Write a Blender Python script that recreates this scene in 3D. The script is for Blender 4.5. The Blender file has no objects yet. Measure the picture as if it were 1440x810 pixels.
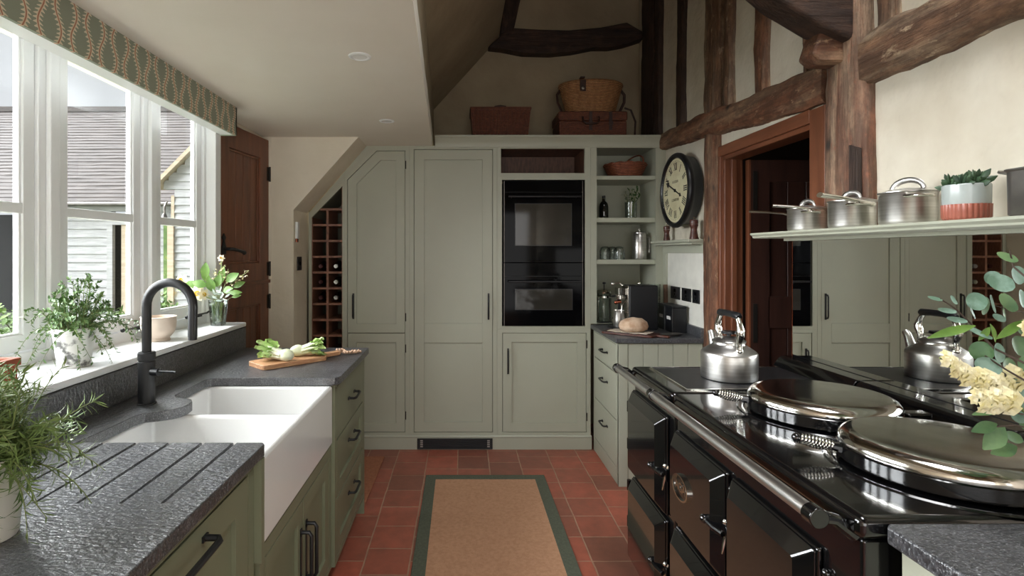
import bpy, bmesh, math, random
from mathutils import Vector, Matrix, noise
R = math.radians
PI = math.pi
sc = bpy.context.scene
COL = sc.collection

# ------------------------------------------------------------------ camera
EYE = 1.45
cam_d = bpy.data.cameras.new('camera')
cam_d.sensor_width = 36.0
cam_d.lens = 757.0 / 1440.0 * 36.0
cam_d.shift_x = 70.0 / 1440.0
cam_d.shift_y = -50.0 / 1440.0
cam_d.clip_start = 0.02
cam = bpy.data.objects.new('camera', cam_d)
COL.objects.link(cam)
cam.location = (0, 0, EYE)
cam.rotation_euler = (R(90), 0, 0)
sc.camera = cam

# ------------------------------------------------------------------ sky, sun, added fill lights, exposure
SKY_STRENGTH = 0.58
world = bpy.data.worlds.new('overcast_sky')
sc.world = world
world.use_nodes = True
bg = world.node_tree.nodes['Background']
bg.inputs[0].default_value = (0.93, 0.96, 1.0, 1)
bg.inputs[1].default_value = SKY_STRENGTH

sun_d = bpy.data.lights.new('veiled_sun', 'SUN')
sun_d.energy = 26.0
sun_d.angle = R(82)
sun_d.color = (0.96, 0.98, 1.0)
sun = bpy.data.objects.new('veiled_sun', sun_d)
COL.objects.link(sun)
sun.rotation_euler = Vector((0.93, -0.03, -0.39)).to_track_quat('-Z', 'Y').to_euler()

def area(name, loc, direction, sx, sy, power, col=(1, 1, 1)):
    d = bpy.data.lights.new(name, 'AREA')
    d.shape = 'RECTANGLE'
    d.size, d.size_y = sx, sy
    d.energy = power
    d.color = col
    o = bpy.data.objects.new(name, d)
    COL.objects.link(o)
    o.location = loc
    o.rotation_euler = Vector(direction).to_track_quat('-Z', 'Y').to_euler()
    return o

# added fill light at the rear wall behind the camera, brightening the interior
area('rear_fill_light', (0.1, -2.92, 1.25), (0, 1, -0.22), 2.4, 2.0, 34, (1.0, 0.975, 0.94))
# added fill light under the vault, out of frame, brightening floor and rug
rl = area('vault_fill_light', (0.62, 0.95, 3.50), (0.0, 0.40, -1), 1.0, 1.3, 15, (0.98, 0.99, 1.0))
rl.data.spread = R(95)

vs = sc.view_settings
vs.view_transform = 'Standard'
vs.look = 'None'
vs.gamma = 1.0
vs.use_curve_mapping = False
vs.exposure = 0.6

# ------------------------------------------------------------------ materials
def lin(c):
    out = []
    for v in c[:3]:
        v /= 255.0
        out.append(v / 12.92 if v <= 0.04045 else ((v + 0.055) / 1.055) ** 2.4)
    return (out[0], out[1], out[2], 1.0)

def new_mat(name):
    m = bpy.data.materials.new(name)
    m.use_nodes = True
    nt = m.node_tree
    return m, nt, nt.nodes['Principled BSDF']

def coords(nt, kind='Object', scale=(1, 1, 1), rot=(0, 0, 0)):
    t = nt.nodes.new('ShaderNodeTexCoord')
    mp = nt.nodes.new('ShaderNodeMapping')
    mp.inputs['Scale'].default_value = scale
    mp.inputs['Rotation'].default_value = rot
    nt.links.new(t.outputs[kind], mp.inputs['Vector'])
    return mp.outputs['Vector']

def noise_fac(nt, vec, scale, detail=4, rough=0.55, lo=0.35, hi=0.65):
    n = nt.nodes.new('ShaderNodeTexNoise')
    n.inputs['Scale'].default_value = scale
    n.inputs['Detail'].default_value = detail
    n.inputs['Roughness'].default_value = rough
    nt.links.new(vec, n.inputs['Vector'])
    mr = nt.nodes.new('ShaderNodeMapRange')
    mr.inputs['From Min'].default_value = lo
    mr.inputs['From Max'].default_value = hi
    nt.links.new(n.outputs['Fac'], mr.inputs['Value'])
    return mr.outputs['Result']

def mixc(nt, fac, a, b, mode='MIX'):
    x = nt.nodes.new('ShaderNodeMix')
    x.data_type = 'RGBA'
    x.blend_type = mode
    for sock, v in ((x.inputs[0], fac), (x.inputs[6], a), (x.inputs[7], b)):
        if isinstance(v, (int, float)):
            sock.default_value = v
        elif isinstance(v, tuple):
            sock.default_value = v
        else:
            nt.links.new(v, sock)
    return x.outputs[2]

def bump(nt, p, fac, strength=0.2, dist=0.002):
    b = nt.nodes.new('ShaderNodeBump')
    b.inputs['Strength'].default_value = strength
    b.inputs['Distance'].default_value = dist
    nt.links.new(fac, b.inputs['Height'])
    nt.links.new(b.outputs['Normal'], p.inputs['Normal'])

def mk(name, c, rough=0.5, metal=0.0, c2=None, scale=8, stretch=(1, 1, 1), bmp=None, coat=0.0, spec=None, lo=0.35, hi=0.65, detail=4):
    m, nt, p = new_mat(name)
    p.inputs['Roughness'].default_value = rough
    p.inputs['Metallic'].default_value = metal
    if coat:
        p.inputs['Coat Weight'].default_value = coat
        p.inputs['Coat Roughness'].default_value = 0.03
    if spec is not None:
        p.inputs['Specular IOR Level'].default_value = spec
    v = coords(nt, 'Object', stretch)
    if c2 is None:
        c2 = tuple(x * 0.94 for x in c)
    f = noise_fac(nt, v, scale, detail, lo=lo, hi=hi)
    nt.links.new(mixc(nt, f, lin(c), lin(c2)), p.inputs['Base Color'])
    if bmp:
        s, st, d = bmp
        f2 = noise_fac(nt, v, s, 3, lo=0.2, hi=0.8)
        bump(nt, p, f2, st, d)
    return m

M = {}
M['plaster'] = mk('cream_plaster', (226, 218, 200), 0.85, c2=(218, 209, 190), scale=3, bmp=(14, 0.35, 0.006))
M['plaster_old'] = mk('aged_cream_plaster', (213, 206, 189), 0.88, c2=(200, 191, 172), scale=4, bmp=(9, 0.6, 0.012))
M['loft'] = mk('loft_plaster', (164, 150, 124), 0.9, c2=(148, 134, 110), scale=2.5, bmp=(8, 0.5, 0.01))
M['ceiling'] = mk('ceiling_paint', (226, 220, 208), 0.9, c2=(222, 215, 202), scale=2, bmp=(5, 0.25, 0.006))
M['panel_white'] = mk('white_wall_paint', (226, 224, 214), 0.6)
M['sage'] = mk('sage_cabinet_paint', (169, 171, 154), 0.42, c2=(165, 166, 149), scale=2, bmp=(60, 0.06, 0.001))
M['sage_shaded'] = mk('shaded_sage_cabinet_paint', (122, 126, 102), 0.42, c2=(118, 121, 98), scale=2, bmp=(60, 0.06, 0.001))  # sage paint darkened: the shade on the sink-side fronts is in the colour
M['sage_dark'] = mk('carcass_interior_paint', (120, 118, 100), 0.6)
M['white'] = mk('white_gloss_paint', (232, 233, 233), 0.32, c2=(226, 228, 228), scale=3)
M['ceramic'] = mk('white_fireclay', (235, 235, 234), 0.12, c2=(232, 232, 230), scale=2, coat=0.4)
M['black'] = mk('matt_black_metal', (26, 27, 29), 0.42, c2=(22, 23, 25), scale=20)
M['black_gloss'] = mk('black_oven_glass', (9, 9, 11), 0.06, c2=(8, 8, 9), scale=4, spec=0.06)
M['dark_gap'] = mk('black_recess', (14, 14, 14), 0.8)
M['plastic'] = mk('satin_black_plastic', (20, 21, 24), 0.35)
M['enamel'] = mk('black_vitreous_enamel', (12, 12, 13), 0.13, c2=(9, 9, 10), scale=6, coat=0.6, bmp=(5, 0.05, 0.004))
M['castiron'] = mk('dull_cast_iron', (38, 38, 40), 0.38, c2=(28, 28, 30), scale=30, metal=0.4)
M['chrome'] = mk('polished_chrome', (222, 221, 216), 0.12, 1.0, c2=(206, 203, 196), scale=14)
M['steel'] = mk('brushed_steel', (212, 210, 206), 0.32, 1.0, c2=(184, 181, 176), scale=3, stretch=(1, 1, 40))
M['aluminium'] = mk('spun_aluminium', (205, 203, 200), 0.33, 1.0, c2=(180, 177, 172), scale=3, stretch=(1, 1, 30))
M['darksteel'] = mk('hard_anodised_steel', (120, 116, 110), 0.42, 0.8, c2=(100, 96, 92), scale=9)
M['copper'] = mk('copper_knob', (168, 96, 74), 0.2, 1.0)
M['terracotta'] = mk('terracotta_clay', (158, 84, 54), 0.85, c2=(139, 70, 44), scale=18, bmp=(60, 0.2, 0.002))
M['soil'] = mk('potting_soil', (44, 34, 26), 0.95, c2=(24, 19, 15), scale=90, bmp=(120, 0.8, 0.004))
M['board'] = mk('oak_board', (198, 156, 116), 0.5, c2=(170, 118, 82), scale=10, stretch=(2, 14, 14))
M['walnut'] = mk('dark_walnut', (88, 48, 36), 0.35, c2=(58, 30, 24), scale=10, stretch=(3, 3, 14))
M['rackwood'] = mk('oiled_cedar', (142, 98, 76), 0.5, c2=(112, 72, 54), scale=14, stretch=(2, 12, 2))
M['nichewood'] = mk('oiled_walnut_veneer', (104, 70, 52), 0.5, c2=(78, 50, 37), scale=8, stretch=(8, 2, 2))
M['bottle'] = mk('dark_bottle_glass', (16, 18, 15), 0.06, coat=0.5)
M['foil'] = mk('silver_foil', (190, 188, 182), 0.3, 0.9)
M['foil_red'] = mk('maroon_foil', (70, 30, 28), 0.35, 0.4)
M['leather'] = mk('brown_leather', (58, 34, 24), 0.5, c2=(40, 22, 17), scale=30)
M['linen'] = mk('natural_linen', (214, 204, 188), 0.9, c2=(190, 178, 160), scale=60, bmp=(200, 0.4, 0.002))
M['bread'] = mk('bread_crust', (218, 192, 166), 0.85, c2=(176, 138, 108), scale=16, bmp=(40, 0.6, 0.006))
M['beads'] = mk('pale_wooden_beads', (198, 166, 140), 0.6, c2=(176, 142, 116), scale=60)
M['stoneware'] = mk('pink_stoneware', (216, 200, 184), 0.65, c2=(208, 190, 172), scale=10)
M['glaze_grey'] = mk('pale_grey_glaze', (176, 184, 182), 0.2, c2=(168, 176, 174), scale=10)
M['glaze_pink'] = mk('terracotta_glaze', (164, 96, 80), 0.3, c2=(148, 82, 66), scale=14)
M['potwhite'] = mk('white_pot_glaze', (224, 220, 210), 0.3, c2=(214, 209, 198), scale=6)
M['leaf_dark'] = mk('dark_green_leaf', (62, 96, 44), 0.45, c2=(44, 72, 36), scale=25)
M['leaf_herb'] = mk('herb_leaf', (108, 138, 80), 0.5, c2=(70, 102, 54), scale=25)
M['leaf_rosemary'] = mk('rosemary_needle', (128, 148, 84), 0.5, c2=(80, 104, 54), scale=18)
M['leaf_lime'] = mk('lime_green_leaf', (108, 142, 62), 0.45, c2=(78, 114, 44), scale=20)
M['leaf_euc'] = mk('eucalyptus_leaf', (142, 172, 158), 0.5, c2=(96, 128, 108), scale=22, lo=0.4, hi=0.6)
M['leaf_euc_green'] = mk('green_eucalyptus_leaf', (106, 138, 90), 0.5, c2=(74, 108, 72), scale=22)
M['leaf_silver'] = mk('silver_leaf', (186, 196, 186), 0.7, c2=(164, 178, 166), scale=25)
M['succulent'] = mk('succulent_leaf', (70, 96, 66), 0.45, c2=(44, 64, 48), scale=24)
M['stem'] = mk('green_stem', (112, 124, 70), 0.6)
M['stem_dark'] = mk('woody_stem', (66, 52, 42), 0.7)
M['petal_cream'] = mk('cream_petal', (246, 240, 208), 0.55, c2=(238, 228, 172), scale=30)
M['petal_white'] = mk('ivory_petal', (246, 242, 222), 0.55, c2=(240, 232, 200), scale=20)
M['petal_yellow'] = mk('yellow_trumpet', (236, 206, 84), 0.55, c2=(226, 186, 60), scale=20)
M['pak_white'] = mk('pale_vegetable_stalk', (236, 238, 216), 0.35, c2=(214, 224, 180), scale=12, stretch=(1, 1, 1))
M['pak_green'] = mk('vegetable_leaf', (132, 172, 74), 0.42, c2=(196, 214, 150), scale=14)
M['jute'] = mk('jute_weave', (186, 142, 110), 0.95, c2=(172, 128, 97), scale=60, bmp=(260, 0.5, 0.003))
M['rugedge'] = mk('green_rug_binding', (88, 92, 76), 0.9, c2=(76, 80, 66), scale=80, bmp=(240, 0.4, 0.002))
M['doormat'] = mk('rust_mat_weave', (160, 104, 74), 0.95, c2=(140, 88, 62), scale=60, bmp=(200, 0.4, 0.002))
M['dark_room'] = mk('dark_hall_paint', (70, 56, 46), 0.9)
M['clockface'] = mk('aged_clock_dial', (228, 220, 184), 0.6, c2=(214, 204, 166), scale=9)
M['ink'] = mk('black_ink', (24, 22, 22), 0.6)
M['ink_soft'] = mk('faded_ink', (120, 112, 92), 0.7)
M['brass'] = mk('aged_iron', (30, 26, 24), 0.5, 0.6)
M['hinge'] = mk('blackened_hinge', (44, 40, 36), 0.5, 0.5)
M['label'] = mk('paper_label', (210, 208, 204), 0.7)
M['bookblue'] = mk('blue_cloth', (80, 104, 128), 0.8)

def wood(name, c1, c2, axis, scale=3.0, rough=0.7, strength=0.8, dist=0.010, knots=True, c3=None):
    m, nt, p = new_mat(name)
    st = [9.0, 9.0, 9.0]
    st['XYZ'.index(axis)] = 0.8
    v = coords(nt, 'Object', tuple(st))
    f = noise_fac(nt, v, scale, 6, 0.65, 0.3, 0.7)
    col = mixc(nt, f, lin(c1), lin(c2))
    if c3:
        v2 = coords(nt, 'Object', tuple(s * 0.35 for s in st))
        f3 = noise_fac(nt, v2, scale * 1.3, 5, 0.7, 0.46, 0.66)
        col = mixc(nt, f3, col, lin(c3))
    if knots:
        vm = coords(nt, 'Object', tuple(1.0 if a != axis else 0.45 for a in 'XYZ'))
        fm = noise_fac(nt, vm, 15, 7, 0.72, 0.44, 0.62)
        col = mixc(nt, fm, mixc(nt, 0.58, col, lin(tuple(x * 0.40 for x in c2))), col)
        fl_ = noise_fac(nt, vm, 26, 5, 0.7, 0.60, 0.70)
        col = mixc(nt, fl_, col, lin(c3 if c3 else c1))
        vor = nt.nodes.new('ShaderNodeTexVoronoi')
        vor.inputs['Scale'].default_value = 4.0
        vv = coords(nt, 'Object', tuple(2.0 if a != axis else 1.2 for a in 'XYZ'))
        nt.links.new(vv, vor.inputs['Vector'])
        mr = nt.nodes.new('ShaderNodeMapRange')
        mr.inputs['From Min'].default_value = 0.05
        mr.inputs['From Max'].default_value = 0.16
        nt.links.new(vor.outputs['Distance'], mr.inputs['Value'])
        col = mixc(nt, mr.outputs['Result'], lin(tuple(x * 0.35 for x in c2)), col)
    nt.links.new(col, p.inputs['Base Color'])
    p.inputs['Roughness'].default_value = rough
    bump(nt, p, f, strength, dist)
    return m

for ax in 'XYZ':
    M['oak' + ax] = wood('weathered_oak_' + ax, (150, 114, 86), (90, 62, 47), ax, c3=(172, 150, 124))
    M['oakred' + ax] = wood('red_brown_oak_' + ax, (150, 100, 70), (88, 54, 38), ax, c3=(164, 134, 106))
    M['oakdark' + ax] = wood('dark_oak_' + ax, (80, 56, 42), (46, 31, 24), ax, rough=0.7)
    M['pine' + ax] = wood('polished_pine_' + ax, (128, 79, 54), (92, 54, 37), ax, 2.2, 0.35, 0.12, 0.002, False)
M['oakpost'] = wood('grey_brown_oak_post', (178, 150, 124), (122, 96, 76), 'Z', c3=(132, 86, 64))
M['darkleaf'] = wood('dark_stained_boards', (66, 40, 32), (44, 26, 21), 'Z', 2.2, 0.45, 0.15, 0.002, False)

def granite():
    m, nt, p = new_mat('leathered_granite')
    v = coords(nt, 'Object')
    f1 = noise_fac(nt, v, 160, 3, 0.7, 0.38, 0.68)
    f2 = noise_fac(nt, coords(nt, 'Object', (3.0, 1.2, 3.0)), 7, 5, 0.6, 0.35, 0.7)
    base = mixc(nt, f2, lin((76, 77, 81)), lin((116, 117, 121)))
    col = mixc(nt, f1, lin((36, 36, 39)), base)
    f3 = noise_fac(nt, v, 320, 2, 0.5, 0.62, 0.72)
    col = mixc(nt, f3, col, lin((168, 170, 172)))
    nt.links.new(col, p.inputs['Base Color'])
    p.inputs['Roughness'].default_value = 0.28
    p.inputs['Specular IOR Level'].default_value = 1.0
    f4 = noise_fac(nt, coords(nt, 'Object', (1.6, 3.2, 1.6)), 34, 4, 0.6, 0.3, 0.7)
    bump(nt, p, f4, 0.55, 0.004)
    return m
M['granite'] = granite()

def quarry():
    m, nt, p = new_mat('red_quarry_tiles')
    t = nt.nodes.new('ShaderNodeTexCoord')
    sep = nt.nodes.new('ShaderNodeSeparateXYZ')
    nt.links.new(t.outputs['Object'], sep.inputs[0])
    cmb = nt.nodes.new('ShaderNodeCombineXYZ')
    nt.links.new(sep.outputs['Y'], cmb.inputs['X'])
    nt.links.new(sep.outputs['X'], cmb.inputs['Y'])
    mp = nt.nodes.new('ShaderNodeMapping')
    mp.inputs['Location'].default_value = (0.06, 0.455, 0)
    nt.links.new(cmb.outputs[0], mp.inputs['Vector'])
    wob = nt.nodes.new('ShaderNodeTexNoise')
    wob.inputs['Scale'].default_value = 9
    nt.links.new(mp.outputs[0], wob.inputs['Vector'])
    add = nt.nodes.new('ShaderNodeVectorMath')
    add.operation = 'MULTIPLY_ADD'
    nt.links.new(wob.outputs['Color'], add.inputs[0])
    add.inputs[1].default_value = (0.008, 0.008, 0)
    nt.links.new(mp.outputs[0], add.inputs[2])
    br = nt.nodes.new('ShaderNodeTexBrick')
    br.offset = 0.5
    br.offset_frequency = 3
    br.inputs['Scale'].default_value = 1.0
    br.inputs['Brick Width'].default_value = 0.216
    br.inputs['Row Height'].default_value = 0.214
    br.inputs['Mortar Size'].default_value = 0.0042
    br.inputs['Mortar Smooth'].default_value = 0.3
    br.inputs['Bias'].default_value = 0.0
    br.inputs['Color1'].default_value = lin((178, 94, 73))
    br.inputs['Color2'].default_value = lin((132, 80, 64))
    br.inputs['Mortar'].default_value = lin((168, 134, 110))
    nt.links.new(add.outputs[0], br.inputs['Vector'])
    f = noise_fac(nt, mp.outputs[0], 10, 6, 0.65, 0.35, 0.7)
    col = mixc(nt, f, br.outputs['Color'], mixc(nt, 0.5, br.outputs['Color'], lin((96, 62, 48))))
    nt.links.new(col, p.inputs['Base Color'])
    p.inputs['Roughness'].default_value = 0.42
    inv = nt.nodes.new('ShaderNodeMath')
    inv.operation = 'SUBTRACT'
    inv.inputs[0].default_value = 1.0
    nt.links.new(br.outputs['Fac'], inv.inputs[1])
    addb = nt.nodes.new('ShaderNodeMath')
    addb.operation = 'MULTIPLY_ADD'
    nt.links.new(f, addb.inputs[0])
    addb.inputs[1].default_value = -0.25
    nt.links.new(inv.outputs[0], addb.inputs[2])
    bump(nt, p, addb.outputs[0], 0.5, 0.003)
    return m
M['quarry'] = quarry()

def thin_glass(name, tint=(1, 1, 1, 1), fac=0.07, refl=0.6):
    m = bpy.data.materials.new(name)
    m.use_nodes = True
    nt = m.node_tree
    nt.nodes.clear()
    out = nt.nodes.new('ShaderNodeOutputMaterial')
    mix = nt.nodes.new('ShaderNodeMixShader')
    tr = nt.nodes.new('ShaderNodeBsdfTransparent')
    gl = nt.nodes.new('ShaderNodeBsdfGlossy')
    tr.inputs[0].default_value = tint
    gl.inputs['Roughness'].default_value = 0.02
    lw = nt.nodes.new('ShaderNodeLayerWeight')
    lw.inputs[0].default_value = 0.25
    mt = nt.nodes.new('ShaderNodeMath')
    mt.operation = 'MULTIPLY_ADD'
    mt.inputs[1].default_value = refl
    mt.inputs[2].default_value = fac * 0.5
    nt.links.new(lw.outputs['Fresnel'], mt.inputs[0])
    nt.links.new(mt.outputs[0], mix.inputs[0])
    nt.links.new(tr.outputs[0], mix.inputs[1])
    nt.links.new(gl.outputs[0], mix.inputs[2])
    nt.links.new(mix.outputs[0], out.inputs[0])
    return m
M['pane'] = thin_glass('window_glass', (0.98, 0.99, 0.99, 1), 0.02, 0.10)
M['glass'] = thin_glass('drinking_glass', (0.93, 0.96, 0.95, 1), 0.10)
M['water'] = thin_glass('vase_water', (0.86, 0.93, 0.84, 1), 0.04)

def mirror():
    m, nt, p = new_mat('mirror_silver')
    p.inputs['Metallic'].default_value = 1.0
    p.inputs['Roughness'].default_value = 0.012
    p.inputs['Base Color'].default_value = (0.83, 0.84, 0.82, 1)
    return m
M['mirror'] = mirror()

def pelmet_fabric():
    """sage cloth printed with pairs of waving fringed vines"""
    m, nt, p = new_mat('vine_print_fabric')
    N, L = nt.nodes, nt.links
    t = N.new('ShaderNodeTexCoord')
    s = N.new('ShaderNodeSeparateXYZ')
    L.new(t.outputs['Object'], s.inputs[0])
    def math_(op, a, b=None, c=None):
        n = N.new('ShaderNodeMath')
        n.operation = op
        for i, v in enumerate((a, b, c)):
            if v is None:
                continue
            if isinstance(v, (int, float)):
                n.inputs[i].default_value = v
            else:
                L.new(v, n.inputs[i])
        return n.outputs[0]
    u = math_('DIVIDE', s.outputs['Y'], 0.066)
    cell = math_('FLOOR', u)
    fr = math_('SUBTRACT', math_('SUBTRACT', u, cell), 0.5)
    par = math_('SUBTRACT', math_('MULTIPLY', math_('ABSOLUTE', math_('MODULO', cell, 2.0)), 2.0), 1.0)
    wav = math_('MULTIPLY', math_('SINE', math_('MULTIPLY', s.outputs['Z'], 6.2832 / 0.150)), 0.19)
    d = math_('ABSOLUTE', math_('SUBTRACT', fr, math_('MULTIPLY', wav, par)))
    zz = math_('ADD', math_('MULTIPLY', s.outputs['Z'], 6.2832 / 0.026), math_('MULTIPLY', d, 5.0))
    spike = math_('POWER', math_('ABSOLUTE', math_('SINE', zz)), 2.5)
    fringe = math_('GREATER_THAN', math_('ADD', 0.05, math_('MULTIPLY', spike, 0.24)), d)
    core = math_('LESS_THAN', d, 0.042)
    edge = math_('LESS_THAN', d, 0.085)
    col = mixc(nt, fringe, lin((138, 144, 128)), lin((214, 203, 180)))
    col = mixc(nt, edge, col, lin((214, 196, 170)))
    col = mixc(nt, core, col, lin((172, 120, 98)))
    L.new(col, p.inputs['Base Color'])
    p.inputs['Roughness'].default_value = 0.9
    return m
M['fabric'] = pelmet_fabric()

def wicker(name, c1, c2, sx=60.0, sz=90.0):
    """woven cane: uprights with weavers passing over and under"""
    m, nt, p = new_mat(name)
    N, L = nt.nodes, nt.links
    v = coords(nt, 'Object', (1, 1, 1))
    w1 = N.new('ShaderNodeTexWave')
    w1.bands_direction = 'Z'
    w1.inputs['Scale'].default_value = sz / 6.2832 * 2
    w1.inputs['Distortion'].default_value = 1.2
    w1.inputs['Detail Scale'].default_value = 4
    L.new(v, w1.inputs['Vector'])
    f = noise_fac(nt, v, 40, 3, 0.6, 0.3, 0.7)
    col = mixc(nt, f, lin(c1), lin(c2))
    col = mixc(nt, w1.outputs['Fac'], lin(tuple(x * 0.45 for x in c2)), col)
    L.new(col, p.inputs['Base Color'])
    p.inputs['Roughness'].default_value = 0.65
    bump(nt, p, w1.outputs['Fac'], 0.7, 0.004)
    return m
M['wicker'] = wicker('golden_wicker', (216, 162, 108), (172, 118, 74))
M['wicker_red'] = wicker('russet_wicker', (146, 84, 56), (104, 56, 38))
M['wicker_copper'] = wicker('copper_wicker', (190, 112, 76), (142, 78, 52))

def weather(name, c1, c2):
    m, nt, p = new_mat(name)
    v = coords(nt, 'Object', (0.6, 1, 6))
    f = noise_fac(nt, v, 3, 5, 0.6, 0.3, 0.7)
    nt.links.new(mixc(nt, f, lin(c1), lin(c2)), p.inputs['Base Color'])
    p.inputs['Roughness'].default_value = 0.85
    return m
M['barnwhite'] = weather('weathered_white_boards', (188, 188, 188), (152, 152, 152))
M['rooftile'] = weather('lichened_clay_tiles', (92, 85, 82), (66, 61, 59))
M['barntimber'] = weather('pale_barn_timber', (196, 180, 158), (170, 154, 132))
M['lawn'] = mk('wet_grass', (92, 100, 74), 0.95, c2=(70, 80, 54), scale=3)
M['hedge'] = mk('hedge_leaves', (104, 128, 70), 0.9, c2=(70, 96, 50), scale=5)
M['distress'] = mk('flaking_white_pot', (222, 222, 218), 0.7, c2=(110, 110, 108), scale=24, lo=0.53, hi=0.62, bmp=(20, 0.4, 0.003))

# ------------------------------------------------------------------ mesh building
ORG = {}

class MB:
    """collects shapes in world space; build() links them as one mesh object"""
    def __init__(self):
        self.bm = bmesh.new()

    def face(self, vs):
        try:
            self.bm.faces.new(vs)
        except ValueError:
            pass

    def hexa(self, c):
        v = [self.bm.verts.new(p) for p in c]
        for q in ((0, 3, 2, 1), (4, 5, 6, 7), (0, 1, 5, 4), (1, 2, 6, 5), (2, 3, 7, 6), (3, 0, 4, 7)):
            self.face([v[i] for i in q])
        return self

    def box(self, x0, x1, y0, y1, z0, z1, fn=None):
        c = [(x0, y0, z0), (x1, y0, z0), (x1, y1, z0), (x0, y1, z0), (x0, y0, z1), (x1, y0, z1), (x1, y1, z1), (x0, y1, z1)]
        if fn:
            c = [fn(*p) for p in c]
        return self.hexa(c)

    def frustum(self, fn, u0, u1, v0, v1, w0, w1, inset):
        i = inset
        c = [(u0, v0, w0), (u1, v0, w0), (u1, v1, w0), (u0, v1, w0),
             (u0 + i, v0 + i, w1), (u1 - i, v0 + i, w1), (u1 - i, v1 - i, w1), (u0 + i, v1 - i, w1)]
        return self.hexa([fn(*p) for p in c])

    def prism(self, pts, a0, a1, fn):
        lo = [self.bm.verts.new(fn(u, v, a0)) for u, v in pts]
        hi = [self.bm.verts.new(fn(u, v, a1)) for u, v in pts]
        n = len(pts)
        self.face(lo)
        self.face(list(reversed(hi)))
        for i in range(n):
            self.face([lo[i], lo[(i + 1) % n], hi[(i + 1) % n], hi[i]])
        return self

    def ring(self, outer, inner, a0, a1, fn):
        n = len(outer)
        V = [[self.bm.verts.new(fn(u, v, a)) for u, v in poly] for poly, a in ((outer, a0), (inner, a0), (outer, a1), (inner, a1))]
        for i in range(n):
            j = (i + 1) % n
            self.face([V[0][i], V[0][j], V[1][j], V[1][i]])
            self.face([V[2][i], V[3][i], V[3][j], V[2][j]])
            self.face([V[0][i], V[2][i], V[2][j], V[0][j]])
            self.face([V[1][i], V[1][j], V[3][j], V[3][i]])
        return self

    def lathe(self, prof, c=(0, 0, 0), seg=32, fn=None, lobes=None, close=False):
        """prof: (r, z) from bottom to top"""
        rows = []
        for r, z in prof:
            if r < 1e-6:
                p = (c[0], c[1], c[2] + z)
                rows.append([self.bm.verts.new(fn(*p) if fn else p)])
                continue
            row = []
            for k in range(seg):
                a = 2 * PI * k / seg
                rr = r * (lobes(a, z) if lobes else 1)
                p = (c[0] + rr * math.cos(a), c[1] + rr * math.sin(a), c[2] + z)
                row.append(self.bm.verts.new(fn(*p) if fn else p))
            rows.append(row)
        for a, b in zip(rows, rows[1:]):
            for k in range(seg):
                j = (k + 1) % seg
                if len(a) == 1 and len(b) == 1:
                    continue
                if len(a) == 1:
                    self.face([a[0], b[j], b[k]])
                elif len(b) == 1:
                    self.face([a[k], a[j], b[0]])
                else:
                    self.face([a[k], a[j], b[j], b[k]])
        if not close:
            if len(rows[0]) > 1:
                self.face(list(reversed(rows[0])))
            if len(rows[-1]) > 1:
                self.face(rows[-1])
        return self

    def tube(self, pts, r, seg=10, caps=True, flat=None):
        """r: radius or list; flat: (scale along side axis) for strap-like sections"""
        pts = [Vector(p) for p in pts]
        n = len(pts)
        rs = r if isinstance(r, (list, tuple)) else [r] * n
        up = None
        rows = []
        for i, p in enumerate(pts):
            t = (pts[min(i + 1, n - 1)] - pts[max(i - 1, 0)])
            if t.length < 1e-9:
                t = Vector((0, 0, 1))
            t.normalize()
            if up is None:
                ref = Vector((0, 0, 1)) if abs(t.z) < 0.9 else Vector((1, 0, 0))
                up = (ref - t * ref.dot(t)).normalized()
            else:
                up = (up - t * up.dot(t))
                up = up.normalized() if up.length > 1e-6 else t.orthogonal().normalized()
            side = t.cross(up)
            fs = flat or 1.0
            rows.append([self.bm.verts.new(p + (up * math.cos(2 * PI * k / seg) + side * math.sin(2 * PI * k / seg) * fs) * rs[i]) for k in range(seg)])
        for a, b in zip(rows, rows[1:]):
            for k in range(seg):
                j = (k + 1) % seg
                self.face([a[k], a[j], b[j], b[k]])
        if caps:
            self.face(list(reversed(rows[0])))
            self.face(rows[-1])
        return self

    def cyl(self, p0, p1, r, seg=16):
        return self.tube([p0, p1], r, seg)

    def ball(self, c, r, seg=12, rings=8, sc_=(1, 1, 1)):
        c = Vector(c)
        prof = [(r * math.sin(PI * i / rings), -r * math.cos(PI * i / rings)) for i in range(rings + 1)]
        prof[0] = (0, -r)
        prof[-1] = (0, r)
        return self.lathe(prof, (0, 0, 0), seg, lambda x, y, z: (c.x + x * sc_[0], c.y + y * sc_[1], c.z + z * sc_[2]))

    def leaf(self, base, d, up, L, W, curl=0.15, fold=0.2, rows=4, tip=1.0, thick=0.0):
        """a leaf blade from base along d; W = full width"""
        base, d, up = Vector(base), Vector(d).normalized(), Vector(up)
        side = d.cross(up)
        if side.length < 1e-6:
            side = d.orthogonal()
        side.normalize()
        nrm = side.cross(d).normalized()
        grid = []
        for i in range(rows + 1):
            t = i / rows
            w = math.sin(PI * min(1.0, (t * 0.93 + 0.035)) ** tip) * W * 0.5
            if i == 0:
                w = W * 0.05
            c = base + d * (L * t) - nrm * (curl * L * t * t)
            grid.append([self.bm.verts.new(c - side * w + nrm * fold * w), self.bm.verts.new(c), self.bm.verts.new(c + side * w + nrm * fold * w)])
        for a, b in zip(grid, grid[1:]):
            self.face([a[0], a[1], b[1], b[0]])
            self.face([a[1], a[2], b[2], b[1]])
        return self

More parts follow.
